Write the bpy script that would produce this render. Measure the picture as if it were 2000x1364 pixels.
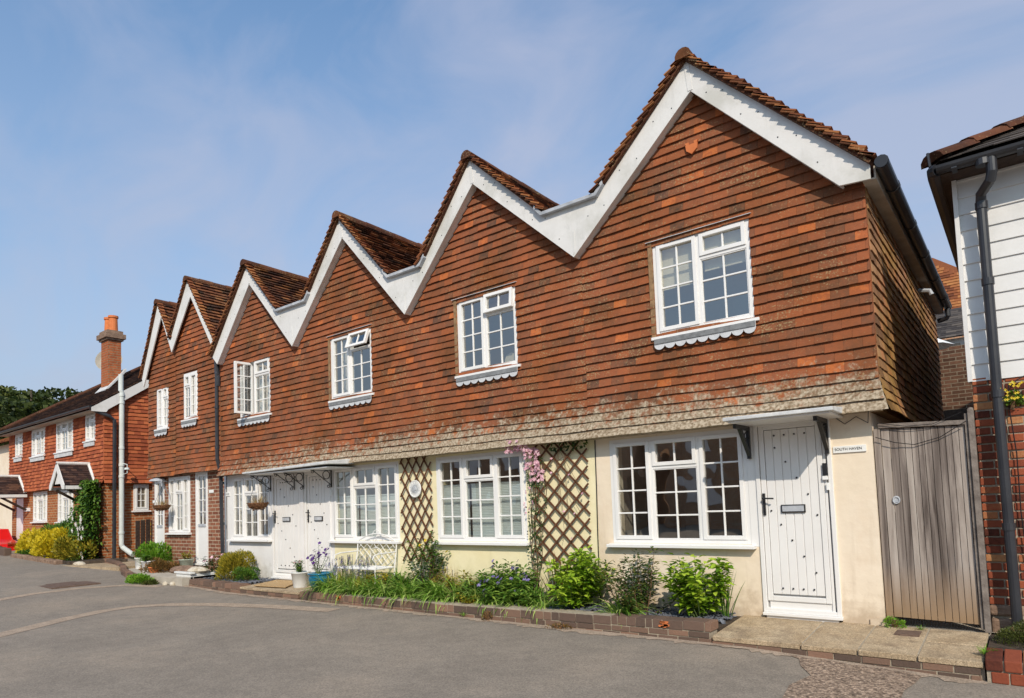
import bpy, math, random
import numpy as np
from mathutils import Vector, Matrix
random.seed(7)
R = random.random
def U(a, b): return a + (b - a) * random.random()
for o in list(bpy.data.objects): bpy.data.objects.remove(o)
SC = bpy.context.scene
COL = SC.collection
# ------------------------------------------------------------ camera
def cam_axes(yaw, pit, rol):
    y, p, r = map(math.radians, (yaw, pit, rol))
    w = Vector((math.sin(y)*math.cos(p), math.cos(y)*math.cos(p), math.sin(p)))
    rt = w.cross(Vector((0, 0, 1))).normalized(); up = rt.cross(w)
    return rt*math.cos(r)+up*math.sin(r), up*math.cos(r)-rt*math.sin(r), w
rt, up, fw = cam_axes(-37.83, 3.74, -2.09)
cd = bpy.data.cameras.new("camera"); cam = bpy.data.objects.new("camera", cd); COL.objects.link(cam)
M = Matrix((rt, up, -fw)).transposed().to_4x4(); M.translation = Vector((1.534, -6.9, 1.25)); cam.matrix_world = M
cd.sensor_width = 36; cd.lens = 1292.2/2000*36; cd.shift_y = 213.5/2000
cd.clip_start = .05; cd.clip_end = 3000
SC.camera = cam
# ------------------------------------------------------------ world, sun, exposure
SUN = Vector((.80, -1.0, .97)).normalized()
world = bpy.data.worlds.new("World"); SC.world = world; world.use_nodes = True
nt = world.node_tree; nt.nodes.clear()
def N(nt, t, **kw):
    n = nt.nodes.new(t)
    for k, v in kw.items():
        if k in n.inputs: n.inputs[k].default_value = v
        else: setattr(n, k, v)
    return n
def L(nt, a, b): nt.links.new(a, b)
wo = N(nt, 'ShaderNodeOutputWorld'); bg = N(nt, 'ShaderNodeBackground')
sky = N(nt, 'ShaderNodeTexSky'); sky.sky_type = 'NISHITA'; sky.sun_disc = False
sky.sun_elevation = math.asin(SUN.z); sky.sun_rotation = math.atan2(SUN.x, SUN.y)
sky.air_density = 1.0; sky.dust_density = 1.6; sky.ozone_density = 1.5
bg.inputs['Strength'].default_value = .122
tc = N(nt, 'ShaderNodeTexCoord')
# thin cirrus in streaks: noise stretched along one direction of the sky
mp = N(nt, 'ShaderNodeMapping'); mp.inputs['Rotation'].default_value = (math.radians(18), math.radians(-28), math.radians(32)); mp.inputs['Scale'].default_value = (1.1, 5.5, 5.5)
L(nt, tc.outputs['Generated'], mp.inputs['Vector'])
n1 = N(nt, 'ShaderNodeTexNoise', Scale=1.3, Detail=7.0, Roughness=.55, Distortion=.5); L(nt, mp.outputs[0], n1.inputs['Vector'])
n2 = N(nt, 'ShaderNodeTexNoise', Scale=1.6, Detail=3.0, Roughness=.5); L(nt, tc.outputs['Generated'], n2.inputs['Vector'])
mu = N(nt, 'ShaderNodeMath', operation='MULTIPLY'); L(nt, n1.outputs['Fac'], mu.inputs[0]); L(nt, n2.outputs['Fac'], mu.inputs[1])
cr = N(nt, 'ShaderNodeMapRange'); cr.inputs['From Min'].default_value = .16; cr.inputs['From Max'].default_value = .36; cr.inputs['To Min'].default_value = .13; cr.inputs['To Max'].default_value = .62
L(nt, mu.outputs[0], cr.inputs['Value'])
mx = N(nt, 'ShaderNodeMix', data_type='RGBA'); tn = N(nt, 'ShaderNodeMix', data_type='RGBA', blend_type='MULTIPLY'); tn.inputs['Factor'].default_value = 1; L(nt, sky.outputs[0], tn.inputs['A']); tn.inputs['B'].default_value = (.98, 1.52, 1.72, 1)
L(nt, cr.outputs[0], mx.inputs['Factor']); L(nt, tn.outputs['Result'], mx.inputs['A']); mx.inputs['B'].default_value = (4.6, 4.75, 5.9, 1)
sz = N(nt, 'ShaderNodeSeparateXYZ'); L(nt, tc.outputs['Generated'], sz.inputs[0])
hz_ = N(nt, 'ShaderNodeMapRange'); hz_.inputs['From Min'].default_value = .62; hz_.inputs['From Max'].default_value = .02; hz_.inputs['To Max'].default_value = .85; L(nt, sz.outputs['Z'], hz_.inputs['Value'])
hm = N(nt, 'ShaderNodeMix', data_type='RGBA'); L(nt, hz_.outputs[0], hm.inputs['Factor']); L(nt, mx.outputs['Result'], hm.inputs['A']); hm.inputs['B'].default_value = (3.7, 4.05, 4.95, 1)
L(nt, hm.outputs['Result'], bg.inputs['Color']); L(nt, bg.outputs[0], wo.inputs['Surface'])
sl = bpy.data.lights.new("sun", 'SUN'); sl.energy = 3.75; sl.angle = math.radians(.53); sl.color = (1, .89, .75)
so = bpy.data.objects.new("sun", sl); COL.objects.link(so); so.rotation_euler = SUN.to_track_quat('Z', 'Y').to_euler(); so.location = (8, -12, 14)
SC.view_settings.view_transform = 'Standard'; SC.view_settings.look = 'None'; SC.view_settings.exposure = 0.0; SC.view_settings.gamma = 1
SC.render.resolution_x = 1024; SC.render.resolution_y = 698

# ------------------------------------------------------------ materials
MATS = {}
def rgba(c): return (c[0], c[1], c[2], 1)
def base_mat(name, rough=.8, spec=.3):
    m = bpy.data.materials.new(name); m.use_nodes = True; t = m.node_tree
    p = t.nodes['Principled BSDF']; p.inputs['Roughness'].default_value = rough; p.inputs['Specular IOR Level'].default_value = spec
    MATS[name] = m
    return m, t, p
def ramp(t, fac, stops):
    r = N(t, 'ShaderNodeValToRGB'); e = r.color_ramp.elements
    e[0].position = stops[0][0]; e[0].color = rgba(stops[0][1]); e[1].position = stops[-1][0]; e[1].color = rgba(stops[-1][1])
    for pos, c in stops[1:-1]:
        k = e.new(pos); k.color = rgba(c)
    L(t, fac, r.inputs[0]); return r
def noisy(name, c1, c2, scale=6., rough=.8, bump=.2, bscale=60., spec=.3, detail=6., lo=.35, hi=.65, c3=None, s3=1.0, dist=.01, speck=None, dirt=None):
    m, t, p = base_mat(name, rough, spec)
    co = N(t, 'ShaderNodeNewGeometry')
    n = N(t, 'ShaderNodeTexNoise', Scale=scale, Detail=detail, Roughness=.6); L(t, co.outputs['Position'], n.inputs['Vector'])
    r = ramp(t, n.outputs['Fac'], [(lo, c1), (hi, c2)]); out = r.outputs[0]
    if c3:
        q = N(t, 'ShaderNodeTexNoise', Scale=s3, Detail=8.0, Roughness=.65); L(t, co.outputs['Position'], q.inputs['Vector'])
        rr = ramp(t, q.outputs['Fac'], [(.5, (0, 0, 0)), (.68, (1, 1, 1))])
        x = N(t, 'ShaderNodeMix', data_type='RGBA'); L(t, rr.outputs[0], x.inputs['Factor']); L(t, out, x.inputs['A']); x.inputs['B'].default_value = rgba(c3); out = x.outputs['Result']
    if speck:
        q = N(t, 'ShaderNodeTexVoronoi', Scale=speck[0]); L(t, co.outputs['Position'], q.inputs['Vector']); bw = N(t, 'ShaderNodeRGBToBW'); L(t, q.outputs['Color'], bw.inputs[0])
        rr = ramp(t, bw.outputs[0], [(.15, (speck[1],)*3), (.5, (1, 1, 1)), (.88, (speck[2],)*3)])
        q5 = N(t, 'ShaderNodeTexNoise', Scale=5.5, Detail=10.0, Roughness=.75); L(t, co.outputs['Position'], q5.inputs['Vector']); r5 = ramp(t, q5.outputs['Fac'], [(.3, (.84, .84, .84)), (.7, (1.14, 1.13, 1.12))])
        for R_ in (rr, r5):
            x = N(t, 'ShaderNodeMix', data_type='RGBA', blend_type='MULTIPLY'); x.inputs['Factor'].default_value = 1; L(t, out, x.inputs['A']); L(t, R_.outputs[0], x.inputs['B']); out = x.outputs['Result']
    if dirt:
        # splash dirt and green growth rising from the foot of the wall, plus thin vertical streaks
        sz_ = N(t, 'ShaderNodeSeparateXYZ'); L(t, co.outputs['Position'], sz_.inputs[0]); mz = N(t, 'ShaderNodeMapRange'); mz.inputs['From Min'].default_value = dirt[1]; mz.inputs['From Max'].default_value = dirt[0]; L(t, sz_.outputs['Z'], mz.inputs['Value'])
        q = N(t, 'ShaderNodeTexNoise', Scale=7.0, Detail=9.0, Roughness=.7); L(t, co.outputs['Position'], q.inputs['Vector']); ad = N(t, 'ShaderNodeMath', operation='MULTIPLY_ADD'); L(t, mz.outputs[0], ad.inputs[0]); ad.inputs[1].default_value = .42; L(t, q.outputs['Fac'], ad.inputs[2])
        rr = ramp(t, ad.outputs[0], [(.60, (0, 0, 0)), (.95, (.8, .8, .8))]); x = N(t, 'ShaderNodeMix', data_type='RGBA'); L(t, rr.outputs[0], x.inputs['Factor']); L(t, out, x.inputs['A']); x.inputs['B'].default_value = rgba(dirt[2]); out = x.outputs['Result']
        mp_ = N(t, 'ShaderNodeMapping'); mp_.inputs['Scale'].default_value = (9, 9, .7); L(t, co.outputs['Position'], mp_.inputs['Vector']); q = N(t, 'ShaderNodeTexNoise', Scale=1.0, Detail=6.0, Roughness=.7); L(t, mp_.outputs[0], q.inputs['Vector'])
        rr = ramp(t, q.outputs['Fac'], [(.56, (0, 0, 0)), (.78, (.32, .32, .32))]); x = N(t, 'ShaderNodeMix', data_type='RGBA'); L(t, rr.outputs[0], x.inputs['Factor']); L(t, out, x.inputs['A']); x.inputs['B'].default_value = rgba(dirt[2]); out = x.outputs['Result']
    L(t, out, p.inputs['Base Color'])
    if bump:
        b = N(t, 'ShaderNodeBump', Strength=bump, Distance=dist); n2 = N(t, 'ShaderNodeTexNoise', Scale=bscale, Detail=5.0); L(t, co.outputs['Position'], n2.inputs['Vector'])
        L(t, n2.outputs['Fac'], b.inputs['Height']); L(t, b.outputs[0], p.inputs['Normal'])
    return m
def attr_mat(name, stops, rough=.85, nscale=25., namp=.35, bump=.4, bscale=120., spec=.2, lichen=None, trans=0.0, blotch=None):
    """colour picked per piece from the 'rnd' attribute, broken up by noise"""
    m, t, p = base_mat(name, rough, spec)
    a = N(t, 'ShaderNodeAttribute', attribute_name='rnd'); co = N(t, 'ShaderNodeNewGeometry')
    n = N(t, 'ShaderNodeTexNoise', Scale=nscale, Detail=6.0, Roughness=.65); L(t, co.outputs['Position'], n.inputs['Vector'])
    s = N(t, 'ShaderNodeMath', operation='MULTIPLY_ADD'); L(t, n.outputs['Fac'], s.inputs[0]); s.inputs[1].default_value = namp; 
    s2 = N(t, 'ShaderNodeMath', operation='ADD'); s2.inputs[1].default_value = -namp*.5; L(t, a.outputs['Fac'], s2.inputs[0]); L(t, s2.outputs[0], s.inputs[2])
    r = ramp(t, s.outputs[0], stops); out = r.outputs[0]
    if blotch:
        q = N(t, 'ShaderNodeTexNoise', Scale=blotch[0], Detail=5.0, Roughness=.6); L(t, co.outputs['Position'], q.inputs['Vector'])
        rr = ramp(t, q.outputs['Fac'], [(blotch[1], (0, 0, 0)), (blotch[2], (1, 1, 1))])
        x = N(t, 'ShaderNodeMix', data_type='RGBA', blend_type='MULTIPLY'); L(t, rr.outputs[0], x.inputs['Factor']); L(t, out, x.inputs['A']); x.inputs['B'].default_value = rgba(blotch[3]); out = x.outputs['Result']
    if lichen:
        # scattered small crusts of pale and ochre lichen over the whole face
        vq = N(t, 'ShaderNodeTexNoise', Scale=55.0, Detail=3.0, Roughness=.6); L(t, co.outputs['Position'], vq.inputs['Vector']); v2 = N(t, 'ShaderNodeTexNoise', Scale=2.6, Detail=4.0); L(t, co.outputs['Position'], v2.inputs['Vector'])
        va = N(t, 'ShaderNodeMath', operation='MULTIPLY_ADD'); L(t, v2.outputs['Fac'], va.inputs[0]); va.inputs[1].default_value = .45; L(t, vq.outputs['Fac'], va.inputs[2])
        vr = ramp(t, va.outputs[0], [(.83, (0, 0, 0)), (.93, (.7, .7, .7))]); x = N(t, 'ShaderNodeMix', data_type='RGBA'); L(t, vr.outputs[0], x.inputs['Factor']); L(t, out, x.inputs['A']); x.inputs['B'].default_value = (.36, .27, .14, 1); out = x.outputs['Result']
        # lichen: pale crust near the bottom courses (zlo..zhi), fading to the left (x)
        zlo, zhi, xl, xr, col, amt = lichen
        sx = N(t, 'ShaderNodeSeparateXYZ'); L(t, co.outputs['Position'], sx.inputs[0])
        mz = N(t, 'ShaderNodeMapRange'); mz.inputs['From Min'].default_value = zhi; mz.inputs['From Max'].default_value = zlo; L(t, sx.outputs['Z'], mz.inputs['Value'])
        mxx = N(t, 'ShaderNodeMapRange'); mxx.inputs['From Min'].default_value = xl; mxx.inputs['From Max'].default_value = xr; mxx.inputs['To Min'].default_value = .35; L(t, sx.outputs['X'], mxx.inputs['Value'])
        mm = N(t, 'ShaderNodeMath', operation='MULTIPLY'); L(t, mz.outputs[0], mm.inputs[0]); L(t, mxx.outputs[0], mm.inputs[1])
        q = N(t, 'ShaderNodeTexNoise', Scale=11.0, Detail=9.0, Roughness=.75); L(t, co.outputs['Position'], q.inputs['Vector'])
        ad = N(t, 'ShaderNodeMath', operation='MULTIPLY_ADD'); L(t, mm.outputs[0], ad.inputs[0]); ad.inputs[1].default_value = amt; L(t, q.outputs['Fac'], ad.inputs[2])
        rr = ramp(t, ad.outputs[0], [(.66, (0, 0, 0)), (.80, (1, 1, 1))])
        q2 = N(t, 'ShaderNodeTexNoise', Scale=34.0, Detail=4.0); L(t, co.outputs['Position'], q2.inputs['Vector'])
        rc = ramp(t, q2.outputs['Fac'], [(.38, (col[0]*.45, col[1]*.40, col[2]*.34)), (.62, col)])
        x = N(t, 'ShaderNodeMix', data_type='RGBA'); L(t, rr.outputs[0], x.inputs['Factor']); L(t, out, x.inputs['A']); L(t, rc.outputs[0], x.inputs['B']); out = x.outputs['Result']
    L(t, out, p.inputs['Base Color'])
    if bump:
        b = N(t, 'ShaderNodeBump', Strength=bump, Distance=.004); n2 = N(t, 'ShaderNodeTexNoise', Scale=bscale, Detail=4.0); L(t, co.outputs['Position'], n2.inputs['Vector'])
        L(t, n2.outputs['Fac'], b.inputs['Height']); L(t, b.outputs[0], p.inputs['Normal'])
    if trans:
        tr = N(t, 'ShaderNodeBsdfTranslucent'); L(t, out, tr.inputs['Color']); ms = N(t, 'ShaderNodeMixShader'); ms.inputs[0].default_value = trans
        L(t, p.outputs[0], ms.inputs[1]); L(t, tr.outputs[0], ms.inputs[2]); L(t, ms.outputs[0], t.nodes['Material Output'].inputs['Surface'])
    return m
def brick_mat(name, c1, c2, mortar, axis='x', w=.225, h=.075, ms=.010, rough=.9):
    m, t, p = base_mat(name, rough, .2)
    co = N(t, 'ShaderNodeNewGeometry'); sx = N(t, 'ShaderNodeSeparateXYZ'); L(t, co.outputs['Position'], sx.inputs[0])
    cb = N(t, 'ShaderNodeCombineXYZ'); L(t, sx.outputs['X' if axis == 'x' else 'Y'], cb.inputs[0]); L(t, sx.outputs['Z'], cb.inputs[1])
    b = N(t, 'ShaderNodeTexBrick', Scale=1.0); b.inputs['Brick Width'].default_value = w; b.inputs['Row Height'].default_value = h; b.inputs['Mortar Size'].default_value = ms; b.inputs['Mortar Smooth'].default_value = .25
    b.inputs['Color1'].default_value = rgba(c1); b.inputs['Color2'].default_value = rgba(c2); b.inputs['Mortar'].default_value = rgba(mortar)
    L(t, cb.outputs[0], b.inputs['Vector'])
    n = N(t, 'ShaderNodeTexNoise', Scale=9.0, Detail=7.0, Roughness=.7); L(t, co.outputs['Position'], n.inputs['Vector'])
    rr = ramp(t, n.outputs['Fac'], [(.3, (.55, .5, .48)), (.7, (1.2, 1.2, 1.2))])
    x = N(t, 'ShaderNodeMix', data_type='RGBA', blend_type='MULTIPLY'); x.inputs['Factor'].default_value = .8; L(t, b.outputs['Color'], x.inputs['A']); L(t, rr.outputs[0], x.inputs['B'])
    L(t, x.outputs['Result'], p.inputs['Base Color'])
    bp = N(t, 'ShaderNodeBump', Strength=.6, Distance=.008); bp.invert = True; L(t, b.outputs['Fac'], bp.inputs['Height']); L(t, bp.outputs[0], p.inputs['Normal'])
    return m
def glass_mat(name, tint=(.86, .9, .88)):
    m = bpy.data.materials.new(name); m.use_nodes = True; t = m.node_tree; t.nodes.clear(); MATS[name] = m
    o = N(t, 'ShaderNodeOutputMaterial'); g = N(t, 'ShaderNodeBsdfGlossy', Roughness=.015); g.inputs['Color'].default_value = (1, .96, .90, 1)
    tr = N(t, 'ShaderNodeBsdfTransparent'); tr.inputs['Color'].default_value = rgba(tint)
    fc = N(t, 'ShaderNodeLayerWeight', Blend=.5); lw = N(t, 'ShaderNodeMath', operation='POWER'); L(t, fc.outputs['Facing'], lw.inputs[0]); lw.inputs[1].default_value = 4.0
    ad = N(t, 'ShaderNodeMath', operation='MULTIPLY_ADD'); ad.inputs[1].default_value = .85; ad.inputs[2].default_value = .30; ad.use_clamp = True
    co = N(t, 'ShaderNodeNewGeometry'); nn = N(t, 'ShaderNodeTexNoise', Scale=2.2, Detail=1.0); L(t, co.outputs['Position'], nn.inputs['Vector'])
    b = N(t, 'ShaderNodeBump', Strength=.14, Distance=.05); L(t, nn.outputs['Fac'], b.inputs['Height']); L(t, b.outputs[0], g.inputs['Normal'])
    L(t, lw.outputs[0], ad.inputs[0]); ms = N(t, 'ShaderNodeMixShader'); L(t, ad.outputs[0], ms.inputs[0]); L(t, tr.outputs[0], ms.inputs[1]); L(t, g.outputs[0], ms.inputs[2]); L(t, ms.outputs[0], o.inputs['Surface'])
    return m
attr_mat('hung_tile', [(0, (.10, .055, .038)), (.2, (.18, .076, .042)), (.5, (.262, .088, .041)), (.8, (.325, .10, .041)), (.95, (.40, .115, .042)), (1, (.48, .14, .045))], nscale=17, namp=.85, lichen=(1.93, 2.62, -12.5, -6.0, (.46, .38, .28), .42), blotch=(1.1, .42, .66, (.74, .76, .60)))
attr_mat('side_tile', [(0, (.17, .09, .05)), (.4, (.31, .165, .085)), (.8, (.41, .235, .12)), (1, (.46, .20, .10))], nscale=14, namp=.6, blotch=(1.3, .42, .6, (.88, .92, .6)))
attr_mat('roof_tile', [(0, (.03, .016, .012)), (.3, (.09, .033, .018)), (.65, (.17, .062, .028)), (1, (.30, .12, .045))], nscale=9, namp=.7, lichen=(-50, 50, -60, -50, (.30, .24, .12), .0), blotch=(2.5, .5, .7, (.6, .62, .4)))
attr_mat('verge_tile', [(0, (.12, .04, .02)), (.5, (.27, .09, .035)), (1, (.40, .17, .06))], nscale=20, namp=.6)
attr_mat('red_tile', [(0, (.26, .065, .03)), (.5, (.37, .095, .04)), (1, (.48, .14, .055))], nscale=10, namp=.4)
attr_mat('dark_roof_tile', [(0, (.025, .016, .016)), (.5, (.055, .03, .026)), (1, (.10, .055, .04))], nscale=4, namp=.6, blotch=(.6, .5, .62, (1.6, 1.35, 1.0)))
attr_mat('slate', [(0, (.035, .03, .03)), (.5, (.07, .06, .055)), (1, (.12, .10, .085))], nscale=12, namp=.5)
attr_mat('kerb_brick', [(0, (.10, .07, .055)), (.4, (.155, .10, .075)), (.75, (.195, .12, .085)), (1, (.25, .145, .10))], nscale=30, namp=.5, bump=.8, bscale=70)
attr_mat('bright_brick', [(0, (.07, .022, .015)), (.35, (.21, .055, .03)), (.75, (.32, .085, .04)), (1, (.45, .23, .10))], nscale=30, namp=.45, bump=.8, bscale=60)
attr_mat('fence_board', [(0, (.10, .08, .065)), (.5, (.22, .18, .15)), (1, (.34, .29, .25))], nscale=5, namp=.3)
noisy('cream_render', (.76, .64, .49), (.83, .72, .58), 1.2, .85, .7, 6, c3=(.72, .58, .43), s3=1.1, dist=.012, dirt=(0, .40, (.46, .35, .24)))
noisy('yellow_render', (.79, .70, .44), (.85, .77, .52), 1.5, .85, .5, 8, c3=(.72, .65, .40), s3=2.5, dist=.01, dirt=(0, .42, (.50, .42, .27)))
noisy('white_render', (.72, .70, .69), (.78, .765, .75), 2., .85, .5, 9, dist=.01, dirt=(0, .4, (.45, .43, .38)))
noisy('upvc', (.77, .755, .735), (.82, .805, .785), 2., .3, 0, spec=.5)
noisy('barge_paint', (.68, .665, .645), (.75, .735, .715), 3., .5, .1, 40, c3=(.56, .55, .51), s3=1.4, dirt=(-9, -8, (.40, .40, .38)))
noisy('door_paint', (.75, .735, .715), (.80, .785, .765), 2., .35, .05, 30, spec=.5)
noisy('black_metal', (.012, .012, .014), (.02, .02, .022), 8., .4, .1, 40, spec=.5)
noisy('pipe_plastic', (.02, .021, .026), (.035, .036, .042), 3., .38, 0, spec=.5)
noisy('white_metal', (.70, .69, .66), (.80, .79, .76), 20., .5, .2, 60)
noisy('grey_pipe', (.56, .60, .58), (.66, .69, .67), 3., .45, 0)
noisy('lead', (.33, .35, .38), (.46, .48, .52), 8., .55, .3, 30, c3=(.60, .61, .63), s3=5)
noisy('lead_dark', (.16, .165, .17), (.26, .27, .28), 12., .7, .4, 30)
noisy('lead_pale', (.52, .53, .55), (.64, .65, .67), 9., .6, .3, 30)
noisy('lead_white', (.48, .49, .50), (.66, .66, .65), 9., .6, .3, 30)
noisy('mortar', (.30, .25, .19), (.42, .36, .27), 20., .95, .5, 90)
noisy('slab_stone', (.34, .25, .155), (.46, .36, .24), 3.5, .9, .6, 90, c3=(.27, .20, .13), s3=4, speck=(120, .7, 1.35))
noisy('asphalt', (.215, .183, .150), (.265, .228, .187), .9, .93, .8, 150, c3=(.285, .235, .185), s3=.45, detail=9, lo=.3, hi=.7, dist=.004, speck=(110, .78, 1.28))
noisy('rough_patch', (.15, .105, .075), (.42, .31, .23), 30., .95, 1., 60, detail=9, dist=.02, speck=(60, .55, 1.6))
noisy('tan_strip', (.33, .255, .19), (.40, .31, .235), 6., .95, .6, 120, speck=(95, .75, 1.3))
noisy('soil', (.035, .026, .02), (.09, .065, .045), 12., .97, 1., 50)
noisy('slate_chip', (.06, .065, .08), (.18, .19, .22), 30., .7, .3, 60)
noisy('grey_wood', (.14, .115, .10), (.26, .22, .19), 10., .9, .5, 60)
noisy('room_dark', (.34, .29, .24), (.42, .36, .30), 3., .95, 0)
noisy('blind_white', (.66, .70, .70), (.72, .76, .75), 2., .9, 0)
noisy('blind_cream', (.66, .58, .44), (.70, .62, .48), 2., .9, 0)
noisy('curtain', (.58, .54, .50), (.74, .70, .66), 18., .95, .2, 30)
noisy('stone_pale', (.42, .35, .25), (.66, .60, .50), 9., .9, .6, 40)
noisy('stone_brown', (.16, .10, .07), (.30, .20, .14), 9., .9, .8, 40)
noisy('blue_glaze', (.002, .10, .20), (.006, .17, .30), 5., .12, 0, spec=.6)
noisy('pot_white', (.62, .62, .60), (.72, .72, .70), 6., .5, .1, 40)
noisy('pot_bright', (.76, .75, .73), (.84, .83, .81), 6., .5, .1, 40)
noisy('pot_green', (.30, .34, .28), (.38, .42, .34), 6., .7, .1, 40)
noisy('terracotta', (.55, .16, .05), (.66, .20, .07), 6., .8, .2, 40)
noisy('coir', (.40, .26, .12), (.56, .38, .20), 60., 1., 1., 200)
noisy('car_red', (.62, .012, .012), (.66, .015, .015), 3., .18, 0, spec=.6)
noisy('rubber', (.015, .015, .015), (.025, .025, .025), 3., .8, 0)
noisy('concrete', (.36, .32, .26), (.48, .43, .36), 5., .95, .4, 50)
noisy('iron_cover', (.10, .065, .05), (.18, .12, .09), 20., .8, .6, 60)
noisy('basket_moss', (.10, .045, .02), (.24, .12, .06), 30., 1., 1., 80)
noisy('lath_wood', (.085, .035, .016), (.15, .06, .028), 20., .8, .2, 60)
noisy('timber_brown', (.20, .12, .06), (.34, .21, .11), 20., .85, .3, 60)
noisy('dark_timber', (.03, .018, .014), (.06, .04, .03), 20., .7, .2, 60)
noisy('bark', (.05, .04, .03), (.12, .095, .07), 12., .95, .8, 30)
noisy('stem_brown', (.10, .055, .03), (.18, .10, .05), 30., .9, .2, 60)
noisy('stem_green', (.07, .11, .03), (.11, .16, .05), 30., .8, 0)
noisy('black_text', (.01, .01, .01), (.02, .02, .02), 3., .6, 0)
noisy('plate_white', (.78, .78, .76), (.84, .84, .82), 3., .4, 0)
noisy('clapboard_paint', (.68, .675, .665), (.76, .75, .74), 1.5, .55, .15, 30, c3=(.62, .62, .61), s3=1.5)
def wood_mat(name):
    m, t, p = base_mat(name, .9, .2); co = N(t, 'ShaderNodeNewGeometry'); a = N(t, 'ShaderNodeAttribute', attribute_name='rnd')
    mp_ = N(t, 'ShaderNodeMapping'); mp_.inputs['Scale'].default_value = (16, 16, .9); L(t, co.outputs['Position'], mp_.inputs['Vector'])
    n = N(t, 'ShaderNodeTexNoise', Scale=1.0, Detail=6.0, Roughness=.6, Distortion=.6); L(t, mp_.outputs[0], n.inputs['Vector'])
    s = N(t, 'ShaderNodeMath', operation='MULTIPLY_ADD'); L(t, a.outputs['Fac'], s.inputs[0]); s.inputs[1].default_value = .22; L(t, n.outputs['Fac'], s.inputs[2])
    r = ramp(t, s.outputs[0], [(.38, (.075, .058, .05)), (.52, (.20, .165, .145)), (.64, (.33, .28, .245)), (.80, (.44, .385, .34))])
    sx = N(t, 'ShaderNodeSeparateXYZ'); L(t, co.outputs['Position'], sx.inputs[0]); mr = N(t, 'ShaderNodeMapRange'); mr.inputs['From Min'].default_value = .55; mr.inputs['From Max'].default_value = .10; L(t, sx.outputs['Z'], mr.inputs['Value'])
    x = N(t, 'ShaderNodeMix', data_type='RGBA'); L(t, mr.outputs[0], x.inputs['Factor']); L(t, r.outputs[0], x.inputs['A']); x.inputs['B'].default_value = (.30, .20, .12, 1)
    L(t, x.outputs['Result'], p.inputs['Base Color']); b = N(t, 'ShaderNodeBump', Strength=.5, Distance=.004); L(t, n.outputs['Fac'], b.inputs['Height']); L(t, b.outputs[0], p.inputs['Normal'])
wood_mat('gate_wood')
brick_mat('garden_brick', (.20, .075, .045), (.32, .13, .075), (.46, .36, .26))
brick_mat('red_base_brick', (.34, .10, .035), (.44, .15, .05), (.46, .33, .20))
brick_mat('red_end_brick', (.34, .10, .035), (.44, .15, .05), (.46, .33, .20), 'y')
brick_mat('chimney_brick', (.34, .09, .035), (.44, .13, .05), (.34, .22, .13), 'y')
brick_mat('old_brick', (.07, .035, .022), (.16, .08, .05), (.22, .17, .12))
brick_mat('opposite_brick', (.42, .22, .12), (.52, .30, .18), (.45, .4, .32))
glass_mat('glass')
def leafm(name, a, b, c, tr=.35, rough=.5): attr_mat(name, [(0, a), (.5, b), (1, c)], rough=rough, nscale=6, namp=.3, bump=0, spec=.4, trans=tr)
leafm('leaf_lime', (.08, .19, .010), (.27, .43, .02), (.52, .66, .07))
leafm('leaf_green', (.03, .09, .008), (.075, .17, .018), (.17, .28, .03))
leafm('leaf_bed', (.05, .13, .014), (.13, .26, .03), (.30, .42, .06))
leafm('leaf_dark', (.012, .035, .008), (.03, .075, .012), (.09, .14, .022))
leafm('leaf_rose', (.03, .06, .012), (.07, .14, .022), (.19, .15, .04))
leafm('leaf_strap', (.07, .17, .016), (.22, .40, .045), (.52, .64, .18))
leafm('leaf_gold', (.36, .31, .014), (.66, .52, .022), (.85, .68, .04))
leafm('leaf_golden_green', (.10, .12, .012), (.30, .26, .022), (.55, .42, .045))
leafm('leaf_bronze', (.09, .07, .02), (.20, .12, .035), (.34, .17, .06))
leafm('leaf_dry', (.26, .17, .07), (.50, .36, .16), (.72, .58, .30))
leafm('leaf_moss', (.03, .045, .008), (.07, .09, .015), (.13, .15, .03))
leafm('leaf_grass', (.08, .20, .01), (.15, .32, .02), (.25, .42, .04))
leafm('leaf_tree', (.025, .04, .008), (.06, .085, .018), (.14, .16, .035))
leafm('petal_pink', (.62, .30, .38), (.78, .46, .54), (.85, .62, .66), .3)
leafm('petal_violet', (.10, .06, .26), (.22, .16, .42), (.40, .34, .58), .3)
leafm('petal_dark_violet', (.03, .008, .10), (.08, .02, .20), (.18, .06, .32), .3)
leafm('petal_yellow', (.70, .45, .02), (.80, .60, .03), (.85, .70, .08), .3)
leafm('petal_white', (.7, .66, .6), (.8, .76, .7), (.85, .82, .8), .3)

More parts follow.
